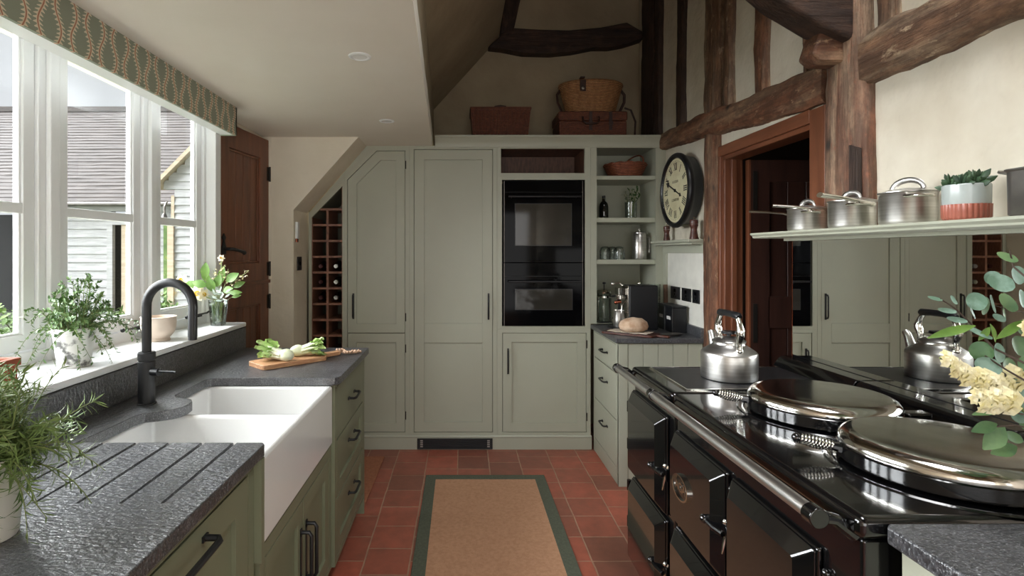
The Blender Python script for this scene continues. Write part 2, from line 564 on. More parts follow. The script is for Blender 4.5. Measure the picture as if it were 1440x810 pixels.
    def disc(self, c, nrm, rx, ry, ang=0.0, seg=14, dish=0.12):
        """a rounded leaf blade centred at c facing nrm"""
        c, nrm = Vector(c), Vector(nrm).normalized()
        u = Vector((0, 0, 1)).cross(nrm)
        u = u.normalized() if u.length > 1e-5 else Vector((1, 0, 0))
        w = nrm.cross(u)
        ca, sa = math.cos(ang), math.sin(ang)
        u, w = u * ca + w * sa, w * ca - u * sa
        mid = self.bm.verts.new(c)
        ring1, ring2 = [], []
        for k in range(seg):
            a = 2 * PI * k / seg
            pinch = 1.0 - 0.10 * max(0.0, math.cos(a)) ** 8
            x, y = rx * math.cos(a) * pinch, ry * math.sin(a)
            ring1.append(self.bm.verts.new(c + u * x * 0.55 + w * y * 0.55 + nrm * dish * min(rx, ry) * 0.3))
            ring2.append(self.bm.verts.new(c + u * x + w * y + nrm * dish * min(rx, ry) * (1 + 0.5 * math.cos(2 * a))))
        for k in range(seg):
            j = (k + 1) % seg
            self.face([mid, ring1[k], ring1[j]])
            self.face([ring1[k], ring2[k], ring2[j], ring1[j]])
        return self

    def build(self, name, mat, parent=None, smooth=30, bevel=0.0, seg=2, origin=None, recalc=True, solid=0.0, local=False, clamp=True):
        bm = self.bm
        if recalc:
            bmesh.ops.recalc_face_normals(bm, faces=bm.faces)
        if parent is not None:
            org = ORG[parent.name].copy()
        elif origin is not None:
            org = Vector(origin)
        else:
            xs = [v.co for v in bm.verts]
            mn = [min(p[i] for p in xs) for i in range(3)]
            mx = [max(p[i] for p in xs) for i in range(3)]
            org = Vector(((mn[0] + mx[0]) / 2, (mn[1] + mx[1]) / 2, mn[2]))
        if not local:
            for v in bm.verts:
                v.co -= org
        me = bpy.data.meshes.new(name)
        bm.to_mesh(me)
        bm.free()
        me.materials.append(M[mat] if isinstance(mat, str) else mat)
        if smooth:
            for p in me.polygons:
                p.use_smooth = True
            me.set_sharp_from_angle(angle=R(smooth))
        o = bpy.data.objects.new(name, me)
        COL.objects.link(o)
        ORG[o.name] = org
        if parent is not None:
            o.parent = parent
        else:
            o.location = org
        if solid:
            md = o.modifiers.new('thickness', 'SOLIDIFY')
            md.thickness = solid
            md.offset = 0
        if bevel:
            md = o.modifiers.new('bevel', 'BEVEL')
            md.width = bevel
            md.segments = seg
            md.limit_method = 'ANGLE'
            md.angle_limit = R(40)
            md.use_clamp_overlap = clamp
            md.harden_normals = True
        return o

def tag(o, label=None, cat=None, group=None, kind=None):
    if label:
        o['label'] = label
    if cat:
        o['category'] = cat
    if group:
        o['group'] = group
    if kind:
        o['kind'] = kind
    return o

def thing(name, loc, label, cat, group=None, kind=None, rz=0.0):
    o = bpy.data.objects.new(name, None)
    o.empty_display_size = 0.05
    COL.objects.link(o)
    o.location = loc
    o.rotation_euler = (0, 0, rz)
    ORG[o.name] = Vector(loc)
    return tag(o, label, cat, group, kind)

def proto(name, label, cat, group=None):
    """a thing modelled around the origin; move it afterwards"""
    return thing(name, (0, 0, 0), label, cat, group)

def put(o, loc, rz=0.0):
    o.location = loc
    o.rotation_euler = (0, 0, rz)
    return o

def dup(root, loc, rz=0.0, label=None, scale=None):
    def cp(o, parent):
        c = o.copy()
        COL.objects.link(c)
        if parent is not None:
            c.parent = parent
        ORG[c.name] = ORG[o.name].copy()
        for ch in list(o.children):
            cp(ch, c)
        return c
    r = cp(root, None)
    r.location = loc
    r.rotation_euler = (0, 0, rz)
    if label:
        r['label'] = label
    if scale:
        r.scale = scale if isinstance(scale, (tuple, list)) else (scale,) * 3
    return r

def structure(o, label=None):
    o['kind'] = 'structure'
    if label:
        o['label'] = label
    return o

def rect(u0, u1, v0, v1):
    return [(u0, v0), (u1, v0), (u1, v1), (u0, v1)]

def inset(poly, d):
    """offset a convex polygon inwards"""
    n = len(poly)
    area2 = sum(poly[i][0] * poly[(i + 1) % n][1] - poly[(i + 1) % n][0] * poly[i][1] for i in range(n))
    s = 1 if area2 > 0 else -1
    lines = []
    for i in range(n):
        (x0, y0), (x1, y1) = poly[i], poly[(i + 1) % n]
        dx, dy = x1 - x0, y1 - y0
        l = math.hypot(dx, dy)
        nx, ny = -dy / l * s, dx / l * s
        lines.append((x0 + nx * d, y0 + ny * d, dx, dy))
    out = []
    for i in range(n):
        x1, y1, dx1, dy1 = lines[i - 1]
        x2, y2, dx2, dy2 = lines[i]
        den = dx1 * dy2 - dy1 * dx2
        t = ((x2 - x1) * dy2 - (y2 - y1) * dx2) / den
        out.append((x1 + dx1 * t, y1 + dy1 * t))
    return out

def cut(o, cutter):
    """subtract a mesh object from another and keep the result as plain mesh"""
    md = o.modifiers.new('cut', 'BOOLEAN')
    md.operation = 'DIFFERENCE'
    md.solver = 'EXACT'
    md.object = cutter
    while o.modifiers[0] != md:
        bpy.context.view_layer.objects.active = o
        idx = list(o.modifiers).index(md)
        o.modifiers.move(idx, idx - 1)
    others = [m for m in o.modifiers if m != md]
    vis = [m.show_viewport for m in others]
    for m in others:
        m.show_viewport = False
    dg = bpy.context.evaluated_depsgraph_get()
    dg.update()
    me = bpy.data.meshes.new_from_object(o.evaluated_get(dg))
    o.modifiers.remove(md)
    o.data = me
    for m, s in zip(others, vis):
        m.show_viewport = s
    bpy.data.objects.remove(cutter)

def text_mesh(name, curve):
    tmp = bpy.data.objects.new(name, curve)
    COL.objects.link(tmp)
    dg = bpy.context.evaluated_depsgraph_get()
    dg.update()
    me = bpy.data.meshes.new_from_object(tmp.evaluated_get(dg))
    bpy.data.objects.remove(tmp)
    bpy.data.curves.remove(curve)
    o = bpy.data.objects.new(name, me)
    COL.objects.link(o)
    return o

FX = lambda u, v, w: (u, 0, 0)
def back(y):                      # u = x, v = z, w towards the viewer
    return lambda u, v, w: (u, y - w, v)
def faceE(x):                     # front that faces +X: u = y, v = z, w -> +X
    return lambda u, v, w: (x + w, u, v)
def faceW(x):                     # front that faces -X: u = y, v = z, w -> -X
    return lambda u, v, w: (x - w, u, v)
def flat(z):                      # u = x, v = y, w up
    return lambda u, v, w: (u, v, z + w)

# ================================================================== THE ROOM
CEIL = 2.235
YC = 3.97            # face of the fitted cupboards
YG = 4.56            # gable wall above them
XW = 1.50            # timber-framed wall

b = MB(); b.box(-1.75, 1.75, -3.05, 4.7, -0.12, 0.0)
structure(b.build('floor', 'quarry', origin=(0, 0, 0)), 'red quarry tile floor')

# low ceiling, its edge a little out of line
def edge_x(y):
    return -0.154 - 0.066 * (y - 1.685) / 2.285
b = MB()
pts = [(-1.40, -3.05)]
ys = [-3.05 + i * 0.12 for i in range(59)] + [YC + 0.02]
pts += [(edge_x(y) + 0.004 * noise.noise(Vector((y * 4, 0, 0))), y) for y in ys]
pts += [(-1.40, YC + 0.02)]
b.prism(pts, 0, 0.10, flat(CEIL))
structure(b.build('ceiling', 'ceiling', origin=(0, 0, CEIL), smooth=0), 'low cream ceiling over the sink side')
# upstand wall above the ceiling edge, and the roof slope rising from it
b = MB()
for y0, y1 in [(-3.05 + i * 0.5, -2.55 + i * 0.5) for i in range(15)] + [(4.45, YG + 0.05)]:
    e0, e1 = edge_x(y0), edge_x(y1)
    b.hexa([(e0 - 0.10, y0, CEIL + 0.09), (e0 - 0.004, y0, CEIL + 0.09), (e1 - 0.004, y1, CEIL + 0.09), (e1 - 0.10, y1, CEIL + 0.09),
            (e0 - 0.10, y0, 2.74), (e0 - 0.004, y0, 2.70), (e1 - 0.004, y1, 2.70), (e1 - 0.10, y1, 2.74)])
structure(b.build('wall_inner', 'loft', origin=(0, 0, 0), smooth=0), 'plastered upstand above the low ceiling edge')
b = MB()
prof = [(-0.22, 2.66), (0.325, 3.26), (0.35, 4.80), (1.72, 4.80), (1.72, 4.90), (0.27, 4.90), (0.245, 3.29), (-0.29, 2.70)]
b.prism(prof, -3.05, YG + 0.05, lambda u, v, a: (u - 0.02 * (a - 1) / 3.5, a, v))
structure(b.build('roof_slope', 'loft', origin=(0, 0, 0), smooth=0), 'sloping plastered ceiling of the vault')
b = MB(); b.box(-1.75, 1.75, YG, YG + 0.12, -0.1, 4.9)
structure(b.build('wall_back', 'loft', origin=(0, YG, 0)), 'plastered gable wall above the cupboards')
# wall behind the camera with an added opening that lets in light
b = MB()
b.box(-1.75, -1.15, -3.05, -2.95, 0, CEIL); b.box(1.35, 1.75, -3.05, -2.95, 0, CEIL)
b.box(-1.15, 1.35, -3.05, -2.95, 2.25, 4.9); b.box(-1.75, -1.15, -3.05, -2.95, CEIL, 4.9); b.box(1.35, 1.75, -3.05, -2.95, CEIL, 4.9)
b.box(-1.15, 1.35, -3.05, -2.95, 0, 0.25)
structure(b.build('wall_front', 'plaster', origin=(0, -3, 0)), 'rear wall with an added opening')

# stair soffit wall beside the door: plain face with a raking cut over the wine rack
b = MB()
b.prism([(-1.308, 0), (-1.146, 0), (-1.146, 1.74), (-0.70, 2.24), (-1.308, 2.24)], -0.32, 0.0, back(3.66))
structure(b.build('wall_stair', 'plaster', origin=(-1.2, 3.66, 0), bevel=0.004), 'cream wall with a raking edge beside the stable door')

# right wall with its doorway
DY0, DY1, DZ = 2.294, 3.09, 2.0
b = MB()
b.box(XW, XW + 0.10, -3.05, DY0, 0, 4.9); b.box(XW, XW + 0.10, DY1, YG + 0.02, 0, 4.9); b.box(XW, XW + 0.10, DY0, DY1, DZ, 4.9)
structure(b.build('wall_right', 'plaster_old', origin=(XW, 0, 0)), 'cream plaster panels between the timbers')
# unlit hall beyond the doorway
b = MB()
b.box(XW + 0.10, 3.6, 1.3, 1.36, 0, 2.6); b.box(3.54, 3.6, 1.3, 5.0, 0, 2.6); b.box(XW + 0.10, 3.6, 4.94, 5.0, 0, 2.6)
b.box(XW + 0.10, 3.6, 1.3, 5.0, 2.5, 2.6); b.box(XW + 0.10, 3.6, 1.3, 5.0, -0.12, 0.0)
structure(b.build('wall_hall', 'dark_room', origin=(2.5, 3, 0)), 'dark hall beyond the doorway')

# ------------------------------------------------------------------ window wall
WX0 = -1.45
def wx(y):
    return WX0 - 0.08 * (3.0 - y)
b = MB()
b.box(-1.75, -1.235, -3.05, 3.0, 0, 1.035)
b.box(-1.75, -1.31, -3.05, 0.5, 1.03, CEIL + 0.3)
b.box(-1.75, -1.39, 0.5, 3.04, 2.285, CEIL + 0.3)
b.box(-1.505, -1.45, 3.04, 3.70, 0, CEIL + 0.3)
b.box(-1.46, -1.36, 3.04, 3.66, 2.214, CEIL + 0.3)
b.box(-1.75, -1.30, 3.655, 4.60, 0, CEIL + 0.3)
structure(b.build('wall_left', 'plaster', origin=(-1.4, 0, 0)), 'window wall')

win = thing('window_1', (-1.5, 1.8, 1.06), None, None, kind='structure')
win['label'] = 'white timber casement window over the sink'
def wf(y, z, w):                  # y along the window, w towards the room
    return (wx(y) + w, y, z)
posts = [(0.50, 0.62), (1.34, 1.425), (1.915, 2.01), (2.47, 2.565), (2.965, 3.045)]
b = MB()
for i, (y0, y1) in enumerate(posts):
    b.box(y0, y1, 1.06, 2.285, -0.035, 0.03, fn=wf)
    b.box(y0 + 0.028, y1 - 0.028, 1.06, 2.285, 0.03, 0.05, fn=wf)
b.box(0.5, 3.045, 1.055, 1.105, -0.035, 0.035, fn=wf)
b.box(0.5, 3.045, 2.262, 2.285, -0.035, 0.035, fn=wf)
b.box(2.985, 3.04, 1.06, 2.285, 0.0, 0.085, fn=wf)
b.build('frame', 'white', win, bevel=0.004)
lights = [(posts[i][1], posts[i + 1][0]) for i in range(4)]
for i, (y0, y1) in enumerate(lights):
    b = MB()
    b.ring(rect(y0 + 0.003, y1 - 0.003, 1.108, 2.262), rect(y0 + 0.048, y1 - 0.048, 1.165, 2.225), -0.014, 0.018, wf)
    b.ring(rect(y0 + 0.048, y1 - 0.048, 1.165, 2.225), rect(y0 + 0.056, y1 - 0.056, 1.173, 2.217), -0.012, 0.010, wf)
    b.box(y0 + 0.046, y1 - 0.046, 1.585, 1.622, -0.014, 0.016, fn=wf)
    cs = b.build('casement', 'white', win, bevel=0.003)
    b = MB(); b.box(y0 + 0.05, y1 - 0.05, 1.168, 2.22, -0.004, 0.0, fn=wf)
    b.build('pane', 'pane', cs)
# two black stays lying along the window bottom
for ym in (2.42, 2.88):
    b = MB()
    x = wx(ym) + 0.055
    b.tube([(x, ym - 0.13, 1.118), (x, ym + 0.08, 1.118)], 0.005, 8)
    b.tube([(x, ym + 0.08, 1.118), (x + 0.004, ym + 0.10, 1.125), (x + 0.02, ym + 0.115, 1.12)], 0.0055, 8)
    b.box(x - 0.02, x + 0.004, ym - 0.02, ym + 0.02, 1.106, 1.116)
    b.ball((x, ym - 0.135, 1.119), 0.009)
    b.build('casement_stay', 'black', win)
b = MB()
b.prism([(-1.21, 0.5), (-1.21, 3.02), (wx(3.02) + 0.0, 3.02), (wx(0.5), 0.5)], 0, 0.024, flat(1.036))
b.build('window_sill', 'white', win, bevel=0.006)

# pelmet above the window
pel = thing('pelmet', (-1.26, 1.4, 2.085), 'patterned green fabric pelmet with waving vines above the window', 'pelmet')
b = MB(); b.box(-1.309, -1.236, 0.3, 2.912, 2.087, CEIL + 0.002)
b.build('board', 'white', pel)
b = MB()
b.box(-1.236, -1.224, 0.3, 2.924, 2.083, CEIL + 0.001)
b.box(-1.309, -1.224, 2.912, 2.924, 2.083, CEIL + 0.001)
b.build('fabric_cover', 'fabric', pel)

# ------------------------------------------------------------------ stable door in the left wall, by the stair wall
dA, dB = Vector((-1.388, 3.045, 0)), Vector((-1.312, 3.655, 0))
du = (dB - dA).normalized(); dn = Vector((du.y, -du.x, 0))
DL = (dB - dA).length
def df(u, v, w):
    p = dA + du * u + dn * w
    return (p.x, p.y, v)
door = thing('door_1', (-1.35, 3.35, 0.0), 'polished reddish brown timber stable door with iron latch', None, kind='structure')
for nm, z0, z1 in (('upper_leaf', 1.262, 2.21), ('lower_leaf', 0.01, 1.256)):
    b = MB()
    o_, i_ = rect(0.004, DL - 0.004, z0, z1), rect(0.13, DL - 0.12, z0 + 0.12, z1 - 0.14)
    b.ring(o_, i_, -0.05, 0.0, df)
    b.ring(i_, inset(i_, 0.014), -0.03, -0.010, df)
    b.prism(inset(i_, 0.01), -0.03, -0.022, df)
    n = 4
    u0, u1 = 0.144, DL - 0.134
    for k in range(n):
        a0, a1 = u0 + (u1 - u0) * k / n, u0 + (u1 - u0) * (k + 1) / n
        b.box(a0 + 0.002, a1 - 0.002, z0 + 0.134, z1 - 0.154, -0.024, -0.017, fn=df)
    b.build(nm, 'pineZ', door, bevel=0.003)
b = MB(); b.box(0.0, DL, 1.245, 1.268, 0.0, 0.012, fn=df)
b.build('weather_strip', 'pineY', door, bevel=0.003)
b = MB()
b.box(0.045, 0.085, 1.44, 1.49, 0.0, 0.006, fn=df)
b.prism([(0.05, 1.49), (0.08, 1.49), (0.072, 1.52), (0.085, 1.535), (0.065, 1.56), (0.045, 1.535), (0.058, 1.52)], 0.0, 0.006, df)
P = [df(0.065, 1.47, 0.0), df(0.065, 1.47, 0.045), df(0.085, 1.468, 0.055), df(0.13, 1.462, 0.055), df(0.185, 1.455, 0.055), df(0.20, 1.45, 0.05)]
b.tube(P, [0.009, 0.009, 0.010, 0.009, 0.011, 0.013], 10)
b.ball(df(0.205, 1.449, 0.05), 0.014)
b.build('latch_handle', 'black', door)
for zc in (1.98, 1.34, 1.12):
    b = MB(); b.cyl(df(DL - 0.001, zc - 0.05, 0.006), df(DL - 0.001, zc + 0.05, 0.006), 0.007, 8)
    b.box(DL - 0.03, DL - 0.002, zc - 0.045, zc + 0.045, 0.0, 0.003, fn=df)
    b.build('hinge', 'hinge', door)

# ------------------------------------------------------------------ timbers
def baulk(name, mat, path, half_w, half_d, along, label, wob=0.010, seedv=0.0, flat_back=True):
    """rough-hewn bar along a path of world points; half sizes across and in depth (depth axis = X of the wall, towards -X)"""
    b = MB()
    path = [Vector(p) for p in path]
    pts = []
    for i in range(len(path) - 1):
        n = max(2, int((path[i + 1] - path[i]).length / 0.045))
        for k in range(n):
            pts.append(path[i].lerp(path[i + 1], k / n))
    pts.append(path[-1])
    hw = half_w if isinstance(half_w, (list, tuple)) else [half_w] * len(path)
    rows = []
    for i, p in enumerate(pts):
        t = i / max(1, len(pts) - 1)
        f = t * (len(hw) - 1); k = min(int(f), len(hw) - 2) if len(hw) > 1 else 0
        w = hw[k] + (hw[min(k + 1, len(hw) - 1)] - hw[k]) * (f - k)
        d = (pts[min(i + 1, len(pts) - 1)] - pts[max(i - 1, 0)]).normalized()
        x = Vector((1, 0, 0)) if along != 'X' else Vector((0, 1, 0))
        s = d.cross(x).normalized()
        row = []
        for cs, cx in ((-1, 1), (-1, -0.6), (-0.72, -1), (0, -1.04), (0.72, -1), (1, -0.6), (1, 1)):
            n1 = noise.noise(Vector((i * 0.29 + seedv, cs * 2.3, cx))) + 0.35 * noise.noise(Vector((i * 0.9 + seedv, cs * 3, cx)))
            n2 = noise.noise(Vector((i * 0.29, cs + seedv, cx * 2 + 7))) + 0.4 * noise.noise(Vector((i * 0.9, cs * 2 + seedv, 3)))
            row.append(b.bm.verts.new(p + s * (cs * w + n1 * wob) + x * (cx * half_d + (n2 * wob * 0.7 if cx < 0 else 0))))
        rows.append(row)
    for a, c in zip(rows, rows[1:]):
        for k in range(7):
            j = (k + 1) % 7
            b.face([a[k], a[j], c[j], c[k]])
    b.face(rows[0]); b.face(list(reversed(rows[-1])))
    o = b.build(name, mat, smooth=50)
    return structure(o, label)

def wpt(px, py, x=1.46):
    y = 757.0 * x / (px - 650.0)
    return (x, y, EYE + (355.0 - py) * y / 757.0)

# long rail over the doorway, in two lengths jointed at the post
baulk('beam', 'oakredY', [(1.5, 3.95, 2.262), wpt(990, 178, 1.5), wpt(1060, 157, 1.5), wpt(1172, 116, 1.5)], [0.062, 0.072, 0.080, 0.082], 0.05, 'Y', 'long russet rail running over the doorway to the post', 0.012, 1.0)
baulk('beam', 'oakY', [wpt(1212, 92, 1.5), (1.5, 1.5, 2.165), (1.5, 0.9, 2.175), (1.5, 0.2, 2.2)], [0.09, 0.093, 0.095, 0.1], 0.05, 'Y', 'worm-eaten rail leading from the post over the plaster wall', 0.016, 2.0)
# main post beside the doorway
baulk('post', 'oakpost', [(1.5, 2.058, 0.0), (1.5, 2.058, 1.5), (1.5, 2.062, 2.1), (1.5, 2.07, 3.2)], [0.125, 0.12, 0.108, 0.07], 0.055, 'Z', 'broad grey-brown post between the doorway and the plaster wall', 0.010, 3.0)
b = MB(); b.prism([(1.956, 1.60), (2.0, 1.60), (2.002, 1.85), (1.958, 1.83)], 0, 0.02, faceW(1.455))
structure(b.build('post_scarf', 'oakdarkZ', bevel=0.004), 'dark scarfed patch on the broad post')
# slim post between counter and door frame
baulk('post', 'oakredZ', [(1.5, 3.20, 0.0), (1.5, 3.205, 1.2), (1.5, 3.20, 2.22)], [0.09, 0.085, 0.085], 0.035, 'Z', 'reddish post between the clock wall and the door frame', 0.006, 4.0)
# studs above the rail
studs = [((905, 921), 'oakdarkZ', 2.30, 'blackened corner stud against the gable'),
         ((925, 932), 'oakdarkZ', 2.30, 'thin dark stud next to the corner stud'),
         ((956, 965), 'oakdarkZ', 2.28, 'narrow dark stud, third from the gable'),
         ((995, 1018), 'oakZ', 2.26, 'broad split stud, fourth from the gable'),
         ((1023, 1034), 'oakZ', 2.24, 'slim stud beside the broad split stud'),
         ((1066, 1085), 'oakredZ', 2.22, 'brown stud with a tapering foot'),
         ((1138, 1142), 'oakZ', 2.20, 'sliver of stud beside the knee brace'),
         ((1241, 1266), 'oakZ', 2.22, 'short stud standing over the worm-eaten rail')]
for i, ((p0, p1), mt, z0, lb) in enumerate(studs):
    x = 1.495
    ya, yb = 757 * x / (p0 - 650), 757 * x / (p1 - 650)
    yc, hw = (ya + yb) / 2, abs(ya - yb) / 2
    yc = min(yc, 4.42)
    foot = 0.75 if i == 5 else 1.0
    baulk('stud', mt, [(x, yc, z0), (x, yc + 0.01, z0 + 0.25), (x, yc - 0.01, z0 + 0.9), (x, yc, 4.1)], [hw * foot, hw, hw * 0.95, hw], 0.028, 'Z', lb, 0.012, 10.0 + i)
# knee brace springing from the post over the room
b = MB()
fn = back(2.13)
low = [(1.46, 2.235), (1.34, 2.29), (1.18, 2.385), (1.02, 2.52), (0.80, 2.75), (0.5, 3.1)]
up = [(0.62, 3.25), (0.93, 2.92), (1.16, 2.70), (1.32, 2.60), (1.46, 2.56)]
b.prism(low + up, 0.0, 0.14, fn)
structure(b.build('knee_brace', 'oakdarkX', bevel=0.02, seg=2), 'heavy curved knee brace rising from the broad post')
b = MB(); b.prism([(1.33, 2.205), (1.365, 2.175), (1.46, 2.175), (1.46, 2.30), (1.36, 2.30)], 0.0, 0.10, back(2.14))
structure(b.build('tenon_block', 'oakredX', bevel=0.012), 'sawn tenon end under the knee brace')
# timbers on the gable
b = MB()
fn = back(YG + 0.02)
s = (YG - 0.1) / 757
def gp(px, py):
    return ((px - 650) * s, EYE + (355 - py) * s)
b.prism([gp(*q) for q in ((686, 66), (702, 52), (712, 38), (760, 41), (800, 42), (845, 38), (882, 31), (908, 46), (908, 53), (880, 62), (858, 66), (835, 66), (805, 72), (775, 75), (735, 74), (705, 68))], 0.0, 0.12, fn)
structure(b.build('collar_beam', 'oakdarkX', bevel=0.012), 'dark bowed collar beam across the gable')
b = MB()
b.prism([gp(*q) for q in ((703, 48), (707, 10), (712, -30), (738, -30), (730, 8), (722, 44))], 0.0, 0.13, fn)
structure(b.build('gable_strut', 'oakdarkZ', bevel=0.012), 'dark strut standing on the collar beam')

# doorway trim: architrave, lintel, jamb lining
b = MB()
b.box(XW - 0.022, XW, DY0 - 0.10, DY0, 0, DZ + 0.055)
b.box(XW - 0.006, XW + 0.10, DY0 - 0.004, DY0 + 0.022, 0, DZ)
structure(b.build('trim_1', 'pineZ', bevel=0.004), 'orange-brown door jamb beside the broad post')
b = MB()
b.box(XW - 0.02, XW, DY1, DY1 + 0.03, 0, DZ + 0.055)
b.box(XW - 0.004, XW + 0.10, DY1 - 0.022, DY1 + 0.004, 0, DZ)
b.box(XW + 0.03, XW + 0.06, DY1 - 0.036, DY1 - 0.020, 0, DZ)
structure(b.build('trim_2', 'pineZ', bevel=0.004), 'orange-brown moulded door jamb beside the slim post')
b = MB()
b.box(XW - 0.022, XW, DY0, DY1 + 0.03, DZ, DZ + 0.06)
b.box(XW - 0.004, XW + 0.10, DY0, DY1, DZ - 0.022, DZ + 0.002)
structure(b.build('trim_3', 'pineY', bevel=0.004), 'brown door lintel')
# door leaf standing open into the hall
leaf = thing('door_2', (2.0, 3.05, 0), 'dark brown panelled door standing open into the hall', None, kind='structure')
lf = back(3.045)
b = MB()
zz = [(0.02, 0.95), (1.12, 1.96)]
b.ring(rect(1.63, 2.38, 0.01, 1.975), rect(1.74, 2.27, 0.2, 1.85), -0.04, 0.0, lf)
b.box(1.73, 2.28, 1.02, 1.2, -0.04, 0.0, fn=lf)
for k in range(5):
    b.box(1.74 + k * 0.106 + 0.002, 1.74 + (k + 1) * 0.106 - 0.002, 0.19, 1.86, -0.028, -0.012, fn=lf)
b.build('leaf', 'darkleaf', leaf, bevel=0.003)
b = MB(); b.box(1.622, 1.632, 0.01, 1.975, -0.04, 0.001, fn=lf)
b.build('hinge_edge', 'pineZ', leaf)
for zc in (1.80, 1.05):
    b = MB(); b.box(1.645, 1.668, zc - 0.11, zc + 0.11, 0.0, 0.004, fn=lf)
    b.build('hinge', 'hinge', leaf)

# recessed downlights
for px, py, lb in ((506, 79, 'white recessed downlight further from the cupboards'), (544, 170, 'white recessed downlight close to the cupboards')):
    y = 757 * (CEIL - EYE) / (355 - py)
    x = (px - 650) * y / 757
    t = thing('recessed_downlight', (x, y, CEIL), lb, 'ceiling light', 'downlights in the low ceiling')
    b = MB(); b.lathe([(0.030, -0.003), (0.036, -0.006), (0.044, -0.004), (0.046, 0.001)], (x, y, CEIL), 28, close=True)
    b.build('rim', 'white', t)
    b = MB(); b.lathe([(0.0, -0.002), (0.031, -0.003), (0.031, -0.001), (0, 0)], (x, y, CEIL), 28)
    b.build('lamp', 'ceramic', t)

# ------------------------------------------------------------------ rugs
rug = thing('rug', (0.16, 2.5, 0), 'flat jute runner with a dark green border on the tiles', 'rug')
rc = [(-0.234, 3.485), (0.530, 3.485), (0.545, 0.6), (-0.225, 0.6)]
ri = [(-0.168, 3.42), (0.462, 3.42), (0.478, 0.66), (-0.160, 0.66)]
b = MB(); b.prism(inset(ri, -0.004), 0.001, 0.009, flat(0)); b.build('woven_field', 'jute', rug)
b = MB(); b.ring(rc, ri, 0.001, 0.011, flat(0)); b.build('border', 'rugedge', rug, bevel=0.003)
b = MB(); b.prism([(-1.22, 3.02), (-0.555, 3.06), (-0.548, 3.80), (-1.15, 3.80)], 0.001, 0.012, flat(0))
tag(b.build('doormat', 'doormat', bevel=0.003), 'plain rust-coloured mat behind the sink run', 'mat')

# ================================================================== OUTSIDE
b = MB(); b.box(-40, -1.80, -4, 40, -0.35, -0.25)
structure(b.build('lawn', 'lawn', origin=(-20, 15, -0.3)), 'grass outside the window')
BY = 12.0
bs = 757 / BY
def bp(px, py):
    return ((px - 650) / bs, EYE + (355 - py) / bs)
barn = thing('barn', (-10, BY, -0.25), 'weatherboarded barn with a long tiled roof across the yard', 'building')
x0, x1 = -17.0, bp(276, 0)[0] + 0.6
ze = bp(0, 287)[1]; zr = bp(0, 157)[1] * 1.30 - EYE * 0.30
yr = BY * 1.30
# roof: overlapping courses, each a thin step
b = MB()
n = 30
for k in range(n):
    t0, t1 = k / n, (k + 1) / n + 0.012
    ya, yb = BY - 0.25 + (yr - BY + 0.25) * t0, BY - 0.25 + (yr - BY + 0.25) * t1
    za, zb = ze + (zr - ze) * t0, ze + (zr - ze) * t1
    m_ = 44
    top = []
    for j in range(m_ + 1):
        x = x0 + (x1 - x0) * j / m_
        w = 0.022 * noise.noise(Vector((x * 1.7, k * 3.1, 0)))
        top.append((x, w))
    for j in range(m_):
        (xa, wa), (xb, wb) = top[j], top[j + 1]
        b.hexa([(xa, ya, za + wa), (xb, ya, za + wb), (xb, yb, zb - 0.02), (xa, yb, zb - 0.02),
                (xa, ya, za + wa + 0.05), (xb, ya, za + wb + 0.05), (xb, yb, zb + 0.02), (xa, yb, zb + 0.02)])
b.box(x0, x1, yr - 0.12, yr + 0.12, zr - 0.02, zr + 0.12)
b.build('tiled_roof', 'rooftile', barn, smooth=0)
b = MB()
xl, xr = bp(97, 0)[0] - 0.05, x1
nb = 15
for k in range(nb):
    za, zb = -0.25 + (ze + 0.25) * k / nb, -0.25 + (ze + 0.25) * (k + 1) / nb
    for xa, xb in ((xl, bp(152, 0)[0]), (bp(192, 0)[0], xr), (x0, bp(-60, 0)[0])):
        b.hexa([(xa, BY - 0.03, za), (xb, BY - 0.03, za), (xb, BY + 0.1, za), (xa, BY + 0.1, za),
                (xa, BY, zb + 0.02), (xb, BY, zb + 0.02), (xb, BY + 0.1, zb + 0.02), (xa, BY + 0.1, zb + 0.02)])
b.box(x0, xr, BY - 0.05, BY + 0.1, ze - 0.16, ze + 0.02)
b.build('weatherboards', 'barnwhite', barn, smooth=0)
b = MB(); b.box(bp(-60, 0)[0], xl, BY + 1.6, BY + 1.7, -0.25, ze); b.box(x0, xr, BY + 3.4, BY + 3.5, -0.25, ze)
b.build('dark_interior', 'dark_gap', barn)
b = MB()
xa, xb = bp(153, 0)[0], bp(192, 0)[0]
za, zb = bp(0, 462)[1], bp(0, 310)[1]
b.ring(rect(xa, xb, za, zb), rect(xa + 0.13, xb - 0.1, za + 0.1, zb - 0.1), -0.02, 0.08, back(BY))
b.build('window_frame', 'barnwhite', barn)
b = MB(); b.box(xa + 0.31, xa + 0.42, za + 0.05, zb - 0.05, -0.02, 0.05, fn=back(BY)); b.build('window_post', 'barntimber', barn)
b = MB(); b.box(xa + 0.05, xb - 0.05, za, zb, -0.06, -0.04, fn=back(BY)); b.build('window_glass', 'black_gloss', barn)
b = MB(); b.tube([(x0, BY - 0.33, ze - 0.03), (x1, BY - 0.33, ze - 0.03)], 0.05, 10); b.build('gutter', 'darksteel', barn)

